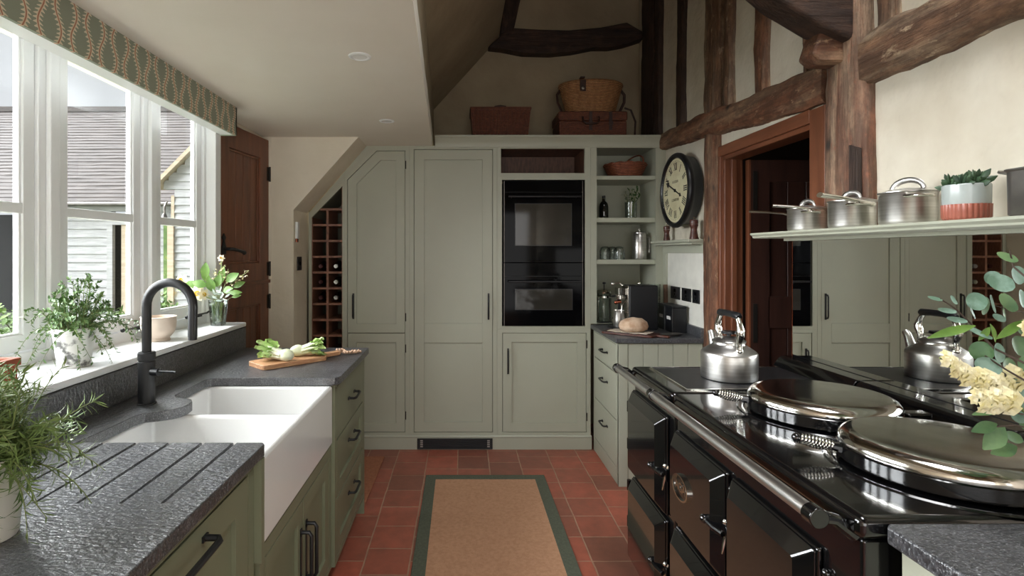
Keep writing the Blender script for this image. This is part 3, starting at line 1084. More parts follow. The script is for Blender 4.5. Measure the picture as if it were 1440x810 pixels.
GYd = 10.6
gs = 757 / GYd
def qp(px, py):
    return ((px - 650) / gs, EYE + (355 - py) / gs)
out = thing('outbuilding', (-5, GYd, -0.25), 'small white boarded gable building beside the barn', 'building')
xl, xr = qp(246, 0)[0], -3.2
b = MB()
zv0, zv1 = qp(225, 262), qp(271, 217)
slope = (zv1[1] - zv0[1]) / (zv1[0] - zv0[0])
def rz_(x):
    return zv0[1] + slope * (x - zv0[0]) if x < -4.3 else zv0[1] + slope * (-4.3 - zv0[0]) - slope * (x + 4.3)
nb = 26
for k in range(nb):
    za, zb = -0.25 + 0.155 * k, -0.25 + 0.155 * (k + 1)
    xs = xl if za < qp(0, 272)[1] else qp(231, 0)[0] + max(0, (za - qp(0, 262)[1]) / slope)
    xe = xr if za < rz_(xr) else xr - (za - rz_(xr)) / slope
    if xe - xs < 0.05:
        continue
    b.hexa([(xs, GYd - 0.03, za), (xe, GYd - 0.03, za), (xe, GYd + 0.1, za), (xs, GYd + 0.1, za),
            (xs, GYd, zb + 0.02), (xe, GYd, zb + 0.02), (xe, GYd + 0.1, zb + 0.02), (xs, GYd + 0.1, zb + 0.02)])
b.build('weatherboards', 'barnwhite', out, smooth=0)
b = MB()
for sx in (0, 1):
    pa = Vector((qp(221, 0)[0], GYd - 0.15, qp(0, 266)[1])) if sx == 0 else Vector((-2.7, GYd - 0.15, rz_(-2.7)))
    pb = Vector((-4.3, GYd - 0.15, rz_(-4.3) + 0.05))
    up_ = Vector((0, 0, 0.10)); dy = Vector((0, 1.1, 0))
    b.hexa([pa, pb, pb + Vector((0, 0.3, 0)), pa + Vector((0, 0.3, 0)), pa + up_, pb + up_, pb + up_ + dy, pa + up_ + dy])
b.build('verge_board', 'barntimber', out, smooth=0)
b = MB()
xa, xb = qp(227, 0)[0], qp(245, 0)[0]
b.box(xa + 0.14, xa + 0.26, qp(0, 470)[1], qp(0, 312)[1], -0.02, 0.05, fn=back(GYd))
b.box(xl - 0.06, xl, qp(0, 470)[1], qp(0, 275)[1], -0.05, 0.03, fn=back(GYd))
b.build('door_post', 'barntimber', out)
b = MB(); b.box(xa - 0.1, xa + 0.14, -0.25, qp(0, 314)[1], -0.3, -0.25, fn=back(GYd)); b.build('shaded_opening', 'hedge', out)
b = MB()
b.tube([(xa + 0.16, GYd - 0.1, qp(0, 285)[1]), (xa + 0.2, GYd - 0.25, qp(0, 292)[1]), (xa + 0.2, GYd - 0.25, qp(0, 305)[1])], 0.02, 8)
b.lathe([(0.05, 0), (0.07, 0.02), (0.03, 0.14), (0, 0.16)], (xa + 0.2, GYd - 0.25, qp(0, 312)[1]), 12)
b.build('wall_lantern', 'darksteel', out)

rng = random.Random(5)
def bush(cx, cy, r, h, label, nleaf=900, mat='hedge', seedv=1):
    rg = random.Random(seedv)
    t = thing('garden_shrub', (cx, cy, -0.25), label, 'shrub', 'shrubs outside the window')
    b = MB()
    for _ in range(nleaf):
        a = rg.uniform(0, 2 * PI); rr = r * math.sqrt(rg.random()); zz = rg.random()
        env = math.sqrt(max(0.02, 1 - (rr / r) ** 2))
        p = (cx + rr * math.cos(a), cy + rr * math.sin(a), -0.22 + h * env * (0.1 + 0.9 * zz ** 0.6))
        d = Vector((rg.uniform(-1, 1), rg.uniform(-1, 1), rg.uniform(-0.1, 1)))
        b.leaf(p, d, (0, 0, 1), rg.uniform(0.06, 0.13), rg.uniform(0.03, 0.05), rows=2)
    b.build('foliage', mat, t, recalc=False)
    b = MB()
    for k in range(7):
        a = k * 0.9
        b.tube([(cx, cy, -0.26), (cx + r * 0.3 * math.cos(a), cy + r * 0.3 * math.sin(a), -0.22 + h * 0.45), (cx + r * 0.6 * math.cos(a), cy + r * 0.6 * math.sin(a), -0.22 + h * 0.7)], [0.02, 0.014, 0.006], 6)
    b.build('stem', 'stem_dark', t)
for i, (px, y, r, h, lb) in enumerate(((-12, 4.2, 0.42, 1.28, 'bushy shrub outside the casement next to the terracotta trough'), (46, 7.4, 0.5, 1.05, 'low shrub behind the window post'),
                                       (152, 5.6, 0.42, 1.12, 'green shrub outside seen over the distressed pot'), (222, 8.6, 0.4, 1.05, 'small shrub by the barn window'))):
    bush((px - 650) * y / 757, y, r, h, lb, 1000, 'hedge', 40 + i)

# ================================================================== FITTED CUPBOARDS ON THE BACK WALL
cs_ = 757 / YC
def cx(px): return (px - 650) / cs_
def cz(py): return EYE + (355 - py) / cs_
cb = back(YC)
DEP = 0.56

def bow_handle(parent, fn, u, v, L, vertical=True, name='handle', mat='black', r=0.0055, stand=0.03, bw=0.013):
    """straight bar handle on two feet with small back plates"""
    b = MB()
    h = L / 2
    def q(a, w, s=0.0):
        return fn(u + s, v + a, w) if vertical else fn(u + a, v + s, w)
    b.tube([q(-h, 0.002), q(-h, stand * 0.8), q(-h + 0.012, stand), q(h - 0.012, stand), q(h, stand * 0.8), q(h, 0.002)], r, 8)
    for s in (-1, 1):
        if vertical:
            b.box(u - bw / 2, u + bw / 2, v + s * h - 0.012, v + s * h + 0.012, 0.0, 0.005, fn=fn)
        else:
            b.box(u + s * h - 0.012, u + s * h + 0.012, v - bw / 2, v + bw / 2, 0.0, 0.005, fn=fn)
    if vertical:
        b.box(u - bw / 2, u + bw / 2, v - h, v + h, 0.0, 0.003, fn=fn)
    return b.build(name, mat, parent)

def shaker(name, parent, fn, poly, stile=0.06, rail=None, split=None, thick=0.02, mat='sage', top=None, bottom=None):
    """framed door with a recessed panel (or two, split=(z0,z1) of the mid rail)"""
    b = MB()
    g = 0.0028
    outer = inset(poly, g)
    inner = inset(poly, stile + g)
    if split:
        u0 = min(p[0] for p in inner); u1 = max(p[0] for p in inner)
        v0 = min(p[1] for p in inner); v1 = max(p[1] for p in inner)
        b.ring(outer, inner, -thick, 0.0, fn)
        b.box(u0, u1, split[0], split[1], -thick, 0.0, fn=fn)
    else:
        b.ring(outer, inner, -thick, 0.0, fn)
    b.prism(inset(poly, stile + g - 0.004), -thick + 0.002, -0.012, fn)
    return b.build(name, mat, parent, bevel=0.0012, seg=1)

def hinges(parent, fn, u, vs):
    for v in vs:
        b = MB(); b.cyl(fn(u, v - 0.03, 0.003), fn(u, v + 0.03, 0.003), 0.0045, 8); b.build('hinge', 'hinge', parent)

zt, zb0, zpl = cz(205), cz(612), cz(614)
SL = (300.0 - 205.0) / (516.0 - 434.0)      # rake of the stair soffit in pixels per pixel
# --- wine rack unit
u0, u1, ud = cx(434), cx(484.5), cx(484.5)
wine = thing('wine_rack', (cx(460), YC, 0), 'sage framed wine rack with square cells under the raking soffit', 'wine rack')
outer = [(u0, 0.09), (u1, 0.09), (u1, cz(300 - SL * 50.5)), (u0, cz(300))]
op = [(cx(438.5), cz(604)), (cx(481.5), cz(604)), (cx(481.5), cz(262)), (cx(438.5), cz(306))]
b = MB(); b.ring(outer, op, -0.02, 0.004, cb); b.build('face_frame', 'sage', wine, bevel=0.0015, seg=1)
b = MB()
b.ring(inset(outer, 0.002), inset(op, -0.001), -0.42, -0.02, cb); b.prism(inset(outer, 0.002), -0.44, -0.42, cb)
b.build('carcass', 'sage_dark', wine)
b = MB()
lx0, lx1, lm = cx(438.5), cx(481.5), cx(460.3)
pit = 22.25 / cs_
rows_ = [cz(294.3) - pit * k for k in range(14)]
for z in rows_:
    xs0 = lx0 if z < cz(306) else lx0 + (z - cz(306)) / SL
    b.box(xs0, lx1, z - 0.0075, z + 0.0075, -0.30, -0.004, fn=cb)
b.box(lm - 0.008, lm + 0.008, rows_[-1], rows_[0], -0.30, -0.005, fn=cb)
b.box(lx0, lx0 + 0.004, cz(604), cz(306), -0.30, -0.006, fn=cb); b.box(lx1 - 0.006, lx1, cz(604), cz(264), -0.30, -0.006, fn=cb)
b.box(lx0, lx1, cz(604), cz(604) + 0.01, -0.30, -0.006, fn=cb)
b.build('rack_lattice', 'rackwood', wine)
k = 0
row_nm = {3: 'topmost filled', 4: 'second filled', 5: 'lowest filled'}
for r_ in (3, 4, 5):
    for c_ in (0, 1):
        x = (lx0 + lm) / 2 if c_ == 0 else (lm + lx1) / 2
        z = rows_[r_] - pit + 0.0077 + 0.038
        t = thing('wine_bottle', (x, YC + 0.16, z - 0.0375), 'dark wine bottle with %s in the %s row of the wine rack' % (('maroon cap' if c_ == 0 else 'silver cap'), row_nm[r_]), 'bottle', 'bottles in the wine rack')
        b = MB()
        fn = lambda X, Y, Z, x=x, z=z: (x + X, YC + 0.32 - Z, z + Y)
        b.lathe([(0.0, 0.0), (0.035, 0.0), (0.0375, 0.006), (0.0375, 0.18), (0.033, 0.205), (0.018, 0.235), (0.0145, 0.25), (0.0145, 0.262)], (0, 0, 0), 20, fn)
        b.build('body', 'bottle', t)
        b = MB(); b.lathe([(0.0152, 0.24), (0.0158, 0.25), (0.0158, 0.288), (0.0148, 0.292), (0.006, 0.292), (0, 0.290)], (0, 0, 0), 18, fn)
        b.build('capsule', 'foil_red' if c_ == 0 else 'foil', t)

# --- cupboard with the clipped corner
u0, u1 = cx(484.5), cx(576)
ang = thing('cupboard', (cx(530), YC, 0), 'sage cupboard with a clipped top corner, beside the wine rack', 'cupboard')
outer = [(u0, 0.09), (u1, 0.09), (u1, zt), (cx(516), zt), (u0, cz(300 - SL * 50.5))]
dpoly = [(cx(488.5), cz(608)), (cx(570), cz(608)), (cx(570), cz(212)), (cx(530), cz(212)), (cx(488.5), cz(253))]
b = MB(); b.ring(outer, dpoly, -0.02, 0.004, cb); b.build('face_frame', 'sage', ang, bevel=0.0015, seg=1)
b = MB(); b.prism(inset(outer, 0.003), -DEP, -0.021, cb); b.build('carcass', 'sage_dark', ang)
zsp = cz(468.3)
d1 = shaker('door', ang, cb, [(cx(488.5), zsp), (cx(570), zsp), (cx(570), cz(212)), (cx(530), cz(212)), (cx(488.5), cz(253))], 0.066)
bow_handle(d1, cb, cx(497), cz(430.5), 0.165)
hinges(d1, cb, cx(570.5), (cz(232), cz(446)))
d2 = shaker('door', ang, cb, rect(cx(488.5), cx(570), cz(608), zsp), 0.066)
hinges(d2, cb, cx(570.5), (cz(490), cz(584)))

# --- tall cupboard
u0, u1 = cx(576), cx(699)
tall = thing('cupboard', (cx(637), YC, 0), 'tallest plain sage cupboard with one long two-panel door', 'cupboard')
dp = rect(cx(582), cx(693), cz(608), cz(210))
b = MB(); b.ring(rect(u0, u1, 0.09, zt), dp, -0.02, 0.004, cb); b.build('face_frame', 'sage', tall, bevel=0.0015, seg=1)
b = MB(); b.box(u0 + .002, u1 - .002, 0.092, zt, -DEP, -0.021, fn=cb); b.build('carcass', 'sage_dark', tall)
d = shaker('door', tall, cb, dp, 0.074, split=(cz(482), cz(455)))
bow_handle(d, cb, cx(687), cz(431), 0.17)

# --- oven housing
u0, u1 = cx(699), cx(830.5)
house = thing('oven_housing', (cx(764), YC, 0), 'sage oven housing with an open wooden niche above and a door below', 'cupboard')
b = MB()
b.ring(rect(u0, u1, cz(248), zt), rect(cx(704.5), cx(822), cz(243.5), cz(209)), -0.02, 0.004, cb)
b.ring(rect(u0, u1, cz(463), cz(248)), rect(cx(706), cx(822.5), cz(458.5), cz(253)), -0.02, 0.004, cb)
b.ring(rect(u0, u1, 0.09, cz(463)), rect(cx(706.5), cx(824.5), cz(608), cz(468)), -0.02, 0.004, cb)
b.build('face_frame', 'sage', house, bevel=0.0015, seg=1)
b = MB()
b.ring(rect(cx(702), cx(824), cz(246), cz(207)), rect(cx(704.5), cx(822), cz(243.5), cz(209)), -0.36, -0.02, cb)
b.box(cx(702), cx(824), cz(246), cz(207), -0.375, -0.36, fn=cb)
b.build('niche_lining', 'nichewood', house)
b = MB()
b.box(u0 + .002, u1 - .002, 0.092, cz(460), -DEP, -0.021, fn=cb)
b.box(u0 + .002, u1 - .002, cz(460), cz(247), -DEP, -0.5, fn=cb)
b.box(u0 + .002, cx(705), cz(460), cz(247), -0.5, -0.021, fn=cb); b.box(cx(823.5), u1 - .002, cz(460), cz(247), -0.5, -0.021, fn=cb)
b.build('carcass', 'dark_gap', house)
d = shaker('door', house, cb, rect(cx(706.5), cx(824.5), cz(608), cz(468)), 0.066)
bow_handle(d, cb, cx(714.5), cz(508), 0.165)
hinges(d, cb, cx(825.2), (cz(484), cz(586)))

def oven(za, zb, label, win, zh, panel):
    t = thing('oven', (cx(764), YC, za), label, 'oven', 'built-in ovens')
    ua, ub = cx(709.5), cx(818.5)
    b = MB(); b.box(ua, ub, za, zb, -0.48, -0.012, fn=cb); b.build('body', 'plastic', t)
    b = MB(); b.box(ua, ub, za, panel - 0.003, -0.012, 0.012, fn=cb); dr = b.build('oven_door', 'black_gloss', t, bevel=0.002)
    b = MB(); b.box(ua, ub, panel, zb, -0.012, 0.012, fn=cb); b.build('control_panel', 'black_gloss', t, bevel=0.002)
    b = MB(); b.box(ub + 0.0005, ub + 0.005, za, zb, -0.012, 0.010, fn=cb); b.build('side_trim', 'darksteel', t)
    b = MB(); b.box(ua - 0.005, ua - 0.0005, za, zb, -0.012, 0.004, fn=cb); b.build('side_trim', 'darksteel', t)
    b = MB()
    b.ring(rect(win[0] - 0.004, win[1] + 0.004, win[2] - 0.004, win[3] + 0.004), rect(*win), 0.0121, 0.0126, cb)
    b.build('window_border', 'castiron', dr)
    b = MB(); b.box(win[0], win[1], win[2], win[3], 0.0121, 0.0131, fn=cb); b.build('door_glass', M['oven_glass'], dr)
    b = MB()
    b.tube([cb(cx(714.5), zh, 0.055), cb(cx(815), zh, 0.055)], 0.0075, 10)
    for u in (cx(719), cx(810)):
        b.tube([cb(u, zh, 0.012), cb(u, zh, 0.055)], 0.006, 8)
    b.build('handle', 'castiron', dr)
    return t
M['oven_glass'] = mk('smoked_oven_window', (54, 51, 46), 0.06, c2=(44, 42, 38), scale=3, spec=0.3)
oven(cz(369), cz(254.5), 'upper built-in black glass oven below the wooden niche', (cx(724.5), cx(803), cz(345), cz(287)), cz(277.5), cz(270))
oven(cz(458), cz(369.7), 'lower built-in black glass oven above the small cupboard door', (cx(724.5), cx(804), cz(435), cz(407)), cz(395.5), cz(388))

# --- open shelf unit
u0, u1 = cx(830.5), cx(938.5)
shu = thing('shelf_unit', (cx(884), YC, 0.92), 'sage open shelf unit beside the ovens', 'shelves')
b = MB(); b.ring(rect(u0, u1, 0.925, zt), rect(cx(839), cx(922), cz(455), cz(208)), -0.02, 0.004, cb); b.build('face_frame', 'sage', shu, bevel=0.0015, seg=1)
b = MB()
b.ring(rect(u0 + .002, u1, 0.925, zt), rect(cx(838.5), cx(922.5), cz(456), cz(207)), -0.36, -0.02, cb)
b.box(u0 + .002, u1, 0.925, zt, -0.38, -0.36, fn=cb)
b.build('carcass', 'sage', shu)
shz = []
for pa, pb in ((247, 252.5), (306, 312.5), (365, 371.5)):
    b = MB(); b.box(cx(839), cx(922), cz(pb), cz(pa), -0.36, -0.004, fn=cb); b.build('shelf', 'sage', shu, bevel=0.002)
    shz.append(cz(pa))

# cornice and plinth run along all the units
b = MB()
prof = [(-0.02, zt - 0.012), (0.010, zt - 0.012), (0.012, zt + 0.010), (0.022, zt + 0.03), (0.034, zt + 0.052), (0.040, zt + 0.058), (0.040, zt + 0.072), (-0.02, zt + 0.072)]
b.prism(prof, -0.20, XW - 0.002, lambda u, v, a: (a, YC - u, v))
b.box(-0.20, XW - 0.002, YC, YC + DEP, zt + 0.058, zt + 0.070)
corn = tag(b.build('cornice', 'sage', bevel=0.001, seg=1), 'sage moulded cornice along the top of the fitted cupboards', 'cornice')
TOPZ = zt + 0.072
b = MB()
prof = [(-0.02, 0.0), (0.012, 0.0), (0.012, 0.088), (0.016, 0.094), (0.010, 0.104), (-0.02, 0.104)]
b.prism(prof, -1.12, 0.953, lambda u, v, a: (a, YC - u, v))
b.build('baseboard_back', 'sage', bevel=0.001, seg=1)['kind'] = 'structure'
gr = thing('vent_grille', (cx(640), YC - 0.014, 0.015), 'black slotted vent grille in the cupboard plinth', 'vent')
b = MB(); b.ring(rect(cx(587), cx(692.5), 0.006, 0.083), rect(cx(590), cx(689.5), 0.014, 0.075), 0.012, 0.02, cb)
b.box(cx(587), cx(692.5), 0.006, 0.083, 0.0121, 0.0135, fn=cb); b.build('frame', 'black', gr)
b = MB()
for k in range(4):
    b.box(cx(596), cx(684), 0.018 + 0.0145 * k, 0.024 + 0.0145 * k, 0.0136, 0.019, fn=cb)
b.build('slats', 'plastic', gr)
b = MB()
for k in range(4):
    for a, c in ((591.2, 594.8), (685, 688.6)):
        b.box(cx(a), cx(c), 0.019 + 0.0145 * k, 0.027 + 0.0145 * k, 0.0136, 0.0165, fn=cb)
b.build('vent_tabs', 'foil', gr)

# ------------------------------------------------------------------ drawer unit to the right, under the shelves
UX, UY = 0.968, 3.335
du_ = thing('drawer_unit', (1.2, 3.6, 0), 'pale three-drawer base unit with a boarded end, below the open shelves', 'drawers')
fw = faceW(UX)
ya, yb = UY, YC - 0.005
b = MB()
b.ring(rect(ya, yb, 0.0, 0.885), rect(ya + 0.045, yb - 0.03, 0.10, 0.872), -0.02, 0.0, fw)
b.build('face_frame', 'sage', du_, bevel=0.0015, seg=1)
b = MB(); b.box(UX + 0.021, XW - 0.012, ya + 0.004, yb, 0.0, 0.885); b.build('carcass', 'sage_dark', du_)
zz = [0.10, 0.395, 0.69, 0.872]
for k in range(3):
    b = MB(); b.box(ya + 0.048, yb - 0.033, zz[k] + 0.003, zz[k + 1] - 0.003, -0.018, 0.0, fn=fw)
    dd = b.build('drawer', 'sage', du_, bevel=0.0015, seg=1)
    bow_handle(dd, fw, (ya + yb) / 2 - 0.0, zz[k + 1] - (0.09 if k == 2 else 0.105), 0.12, vertical=False)
b = MB()
fb = back(UY)
b.box(UX, UX + 0.055, 0.0, 0.885, -0.02, 0.006, fn=fb)
n = 5
w = (XW - 0.012 - UX - 0.058) / n
for k in range(n):
    b.box(UX + 0.058 + k * w + 0.004, UX + 0.058 + (k + 1) * w, 0.0, 0.885, -0.02, 0.003, fn=fb)
b.box(UX + 0.05, XW - 0.012, 0.0, 0.885, -0.02, -0.003, fn=fb)
b.build('boarded_end', 'sage', du_, bevel=0.002)

wt = thing('worktop', (1.2, 3.6, 0.888), 'dark granite worktop with the coffee machine under the open shelves', 'worktop')
b = MB(); b.prism([(UX - 0.022, 3.318), (XW - 0.004, 3.318), (XW - 0.004, YC - 0.002), (UX - 0.022, YC - 0.002)], 0.0, 0.032, flat(0.888)); b.build('slab', 'granite', wt, bevel=0.005)
b = MB(); b.box(XW - 0.024, XW - 0.004, 3.33, YC - 0.002, 0.9205, 0.98); b.build('upstand', 'granite', wt, bevel=0.002)
CT = 0.9205

# panelled wall under the clock with its ledge
b = MB()
b.box(XW - 0.006, XW + 0.02, 3.30, YC - 0.001, 0.98, 1.475)
structure(b.build('trim_4', 'panel_white', bevel=0.001), 'white wall panel with the sockets')
b = MB()
b.box(XW - 0.024, XW, 3.30, YC - 0.001, 1.445, 1.50)
b.box(XW - 0.020, XW, YC - 0.06, YC - 0.002, 0.98, 1.46)
structure(b.build('trim_5', 'sage', bevel=0.002), 'sage batten framing the white panel')
led = MB(); led.box(XW - 0.115, XW - 0.001, 3.295, YC - 0.003, 1.515, 1.532); led.box(XW - 0.09, XW - 0.001, 3.305, YC - 0.003, 1.5, 1.5145)
tag(led.build('wall_ledge', 'sage', bevel=0.003), 'narrow sage ledge under the wall clock', 'shelf')
LEDGE = 1.532

fs = faceW(XW - 0.006)
for i, (p0, p1, lb) in enumerate(((944, 956.8, 'black socket plate in a row of three, the one by the shelf unit'), (960, 972.5, 'black socket plate in the middle of a row of three'), (975, 984.6, 'black socket plate in a row of three, the one by the slim post'))):
    a0, a1 = 757 * 1.494 / (p1 - 650), 757 * 1.494 / (p0 - 650)
    a0, a1 = max(a0, 3.325), min(a1, 3.84)
    t = thing('socket_plate', (XW - 0.006, (a0 + a1) / 2, 1.12), lb, 'socket', 'sockets on the white panel')
    b = MB(); b.box(a0, a1, 1.125, 1.212, 0.0, 0.008, fn=fs); b.build('plate', 'plastic', t, bevel=0.003)
    b = MB()
    m_ = (a0 + a1) / 2
    b.box(m_ - 0.012, m_ + 0.012, 1.175, 1.198, 0.008, 0.012, fn=fs)
    b.box(m_ - 0.004, m_ + 0.004, 1.150, 1.166, 0.0081, 0.0095, fn=fs); b.box(m_ - 0.02, m_ - 0.012, 1.140, 1.146, 0.0081, 0.0095, fn=fs); b.box(m_ + 0.012, m_ + 0.02, 1.140, 1.146, 0.0081, 0.0095, fn=fs)
    b.build('switch', 'black_gloss', t)
# switch and thermostat on the reveal beside the wine rack
fr_ = faceE(-1.146)
t = thing('light_switch', (-1.146, 3.78, 1.33), 'black light switch on the reveal beside the wine rack', 'switch')
b = MB(); b.box(3.73, 3.82, 1.325, 1.42, 0.0, 0.008, fn=fr_); b.build('plate', 'plastic', t, bevel=0.002)
b = MB(); b.box(3.765, 3.785, 1.36, 1.385, 0.008, 0.013, fn=fr_); b.build('rocker', 'black_gloss', t, bevel=0.001)
t = thing('door_chime', (-1.146, 3.72, 1.55), 'small white and brown bracket on the reveal above the light switch', 'bracket')
b = MB(); b.box(3.69, 3.735, 1.545, 1.66, 0.0, 0.018, fn=fr_); b.build('cover', 'white', t, bevel=0.004)
b = MB(); b.box(3.695, 3.73, 1.52, 1.545, 0.0, 0.012, fn=fr_); b.build('clip', 'copper', t, bevel=0.003)

# ================================================================== SINK RUN ON THE LEFT
WT = 0.92
# far drawer unit
def base_front(name, label, xf, ya, yb, fronts, cat='drawers', toe=0.10, xback=-1.22):
    t = thing(name, ((xf + xback) / 2, (ya + yb) / 2, 0), label, cat)
    fe = faceE(xf)
    b = MB(); b.box(xback, xf - 0.021, ya + 0.002, yb - 0.002, toe, 0.884); b.build('carcass', 'sage_dark', t)
    b = MB()
    z1 = 0.884
    holes = [(f[1], f[2], f[3], f[4]) for f in fronts]
    us = sorted({ya, yb} | {h[0] for h in holes} | {h[1] for h in holes})
    b.box(ya, yb, toe, min(h[2] for h in holes), -0.02, 0.0, fn=fe)
    b.box(ya, yb, max(h[3] for h in holes), z1, -0.02, 0.0, fn=fe)
    lo, hi = min(h[2] for h in holes), max(h[3] for h in holes)
    u_lo, u_hi = min(h[0] for h in holes), max(h[1] for h in holes)
    b.box(ya, u_lo, lo, hi, -0.02, 0.0, fn=fe); b.box(u_hi, yb, lo, hi, -0.02, 0.0, fn=fe)
    b.build('face_frame', 'sage_shaded', t, bevel=0.001, seg=1)
    b = MB(); b.box(xback, xf - 0.06, ya, yb, 0.0, toe); b.build('plinth', 'sage_dark', t)
    return t, fe
XF = -0.545
t, fe = base_front('drawer_unit', 'sage drawer unit beyond the sink with the chopping board on top', XF, 2.305, 2.985,
                   [('d', 2.34, 2.95, 0.125, 0.38), ('d', 2.34, 2.95, 0.38, 0.635), ('d', 2.34, 2.95, 0.635, 0.868)])
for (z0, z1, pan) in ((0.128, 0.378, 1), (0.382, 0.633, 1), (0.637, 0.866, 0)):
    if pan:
        dd = shaker('drawer', t, fe, rect(2.34, 2.95, z0, z1), 0.055, mat='sage_shaded')
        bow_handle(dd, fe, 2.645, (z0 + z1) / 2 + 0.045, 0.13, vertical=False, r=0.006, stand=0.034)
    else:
        b = MB(); b.box(2.343, 2.947, z0, z1, -0.018, 0.0, fn=fe); dd = b.build('drawer', 'sage_shaded', t, bevel=0.0015, seg=1)
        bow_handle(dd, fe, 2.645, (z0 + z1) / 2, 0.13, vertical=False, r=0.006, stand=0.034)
b = MB(); b.box(-1.22, XF, 2.986, 3.0, 0.0, 0.884); b.build('end_panel', 'sage_shaded', t)

# sink cupboard
XN = -0.568
sinkc = thing('sink_cupboard', (-0.9, 1.9, 0), 'sage two-door cupboard under the white sink', 'cupboard')
fe = faceE(XN + 0.008)
b = MB(); b.box(-1.22, XN - 0.014, 1.492, 2.303, 0.10, 0.622); b.build('carcass', 'sage_dark', sinkc)
b = MB(); b.ring(rect(1.490, 2.303, 0.10, 0.627), rect(1.53, 2.265, 0.125, 0.585), -0.02, 0.0, fe); b.build('face_frame', 'sage_shaded', sinkc, bevel=0.001, seg=1)
b = MB(); b.box(-1.22, XN - 0.06, 1.49, 2.303, 0.0, 0.10); b.build('plinth', 'sage_dark', sinkc)
for a0, a1, hy in ((1.532, 1.897, 1.865), (1.898, 2.263, 1.93)):
    dd = shaker('door', sinkc, fe, rect(a0, a1, 0.127, 0.583), 0.06, mat='sage_shaded')
    bow_handle(dd, fe, hy, 0.385, 0.19, r=0.007, stand=0.038)
b = MB(); b.box(1.470, 1.492, 0.6, 0.884, -0.03, 0.012, fn=fe); b.build('sink_bracket', 'sage_shaded', sinkc)

# near drawer unit
t, fe = base_front('base_cupboard', 'sage cupboard with a big bow handle, under the grooved draining board', XN, 0.35, 1.468, [('d', 0.80, 1.43, 0.125, 0.862)], cat='cupboard')
dd = shaker('door', t, fe, rect(0.80, 1.43, 0.127, 0.86), 0.075, mat='sage_shaded')
bow_handle(dd, fe, 1.085, 0.822, 0.20, vertical=False, r=0.0075, stand=0.04)
b = MB(); b.box(0.36, 0.79, 0.125, 0.862, -0.018, 0.0, fn=fe); b.build('end_front', 'sage_shaded', t)

# double fireclay sink
def tray(x0, x1, y0, y1, d0, d1, tw, z0, z1, zf, zdiv):
    bm = bmesh.new()
    xs = [x0, x0 + tw, x1 - tw, x1]
    ys = [y0, y0 + tw, d0, d1, y1 - tw, y1]
    V = {}
    def v(i, j, z):
        k = (i, j, round(z, 5))
        if k not in V:
            V[k] = bm.verts.new((xs[i], ys[j], z))
        return V[k]
    f = bm.faces.new
    for i in range(3):
        for j in range(5):
            if i == 1 and j in (1, 3):
                continue
            f([v(i, j, z1), v(i + 1, j, z1), v(i + 1, j + 1, z1), v(i, j + 1, z1)])
    for j in (1, 3):
        c = [(1, j), (2, j), (2, j + 1), (1, j + 1)]
        for k in range(4):
            a, d = c[k], c[(k + 1) % 4]
            f([v(*a, z1), v(*d, z1), v(*d, zf), v(*a, zf)])
        f([v(*q, zf) for q in c])
    for i in range(3):
        for j in (0, 5):
            f([v(i, j, z1), v(i + 1, j, z1), v(i + 1, j, z0), v(i, j, z0)])
    for j in range(5):
        for i in (0, 3):
            f([v(i, j, z1), v(i, j + 1, z1), v(i, j + 1, z0), v(i, j, z0)])
    for i in range(3):
        for j in range(5):
            f([v(i, j, z0), v(i + 1, j, z0), v(i + 1, j + 1, z0), v(i, j + 1, z0)])
    b = MB(); b.bm.free(); b.bm = bm
    return b
sink = thing('sink', (-0.82, 1.9, 0.632), 'white double-bowl farmhouse sink with a plain front', 'sink')
b = tray(-1.095, -0.552, 1.493, 2.296, 1.862, 1.892, 0.026, 0.632, 0.884, 0.665, 0.87)
sb = b.build('basin', 'ceramic', sink, bevel=0.015, seg=4)
for yc in (1.69, 2.08):
    b = MB(); b.lathe([(0.0, 0.0), (0.034, 0.0), (0.043, 0.003), (0.045, 0.0005)], (-0.83, yc, 0.6655), 24); b.build('waste', 'chrome', sink)

# granite worktop with the cut-out, draining grooves, tap ledge and upstand
wtl = thing('worktop', (-0.9, 1.9, 0.886), 'long leathered granite worktop around the white sink', 'worktop')
pts = [(-1.235, 0.30), (-0.553, 0.30), (-0.5475, 1.49), (-0.556, 1.503), (-1.078, 1.503), (-1.068, 1.60), (-1.062, 1.745), (-1.048, 1.780), (-1.01, 1.795), (-0.978, 1.815), (-0.960, 1.845), (-0.955, 1.88),
       (-0.960, 1.915), (-0.978, 1.945), (-1.01, 1.962), (-1.048, 1.972), (-1.066, 2.0), (-1.070, 2.235), (-1.055, 2.263), (-1.03, 2.275), (-0.560, 2.275), (-0.540, 2.281), (-0.526, 2.297), (-0.521, 2.315), (-0.519, 2.99), (-0.530, 3.0), (-1.235, 3.0)]
b = MB(); b.prism(pts, 0.0, 0.034, flat(0.886))
slab = b.build('slab', 'granite', wtl, smooth=30)
cut_b = MB()
for i, x in enumerate((-0.998, -0.906, -0.814, -0.722, -0.634)):
    y0 = 1.235 if i == 0 else 1.125
    cut_b.hexa([(x - 0.0035, y0 + 0.02, 0.914), (x + 0.0035, y0 + 0.02, 0.914), (x + 0.0035, 1.56, 0.9125), (x - 0.0035, 1.56, 0.9125),
                (x - 0.0045, y0, 0.93), (x + 0.0045, y0, 0.93), (x + 0.0045, 1.56, 0.93), (x - 0.0045, 1.56, 0.93)])
co = cut_b.build('cutter', 'granite', wtl)
cut(slab, co)
md = slab.modifiers.new('bevel', 'BEVEL'); md.width = 0.003; md.segments = 2; md.limit_method = 'ANGLE'; md.angle_limit = R(50); md.harden_normals = True
b = MB(); b.box(-1.236, -1.205, 0.30, 3.0, 0.9205, 1.0345); b.build('upstand', 'granite', wtl, bevel=0.002)

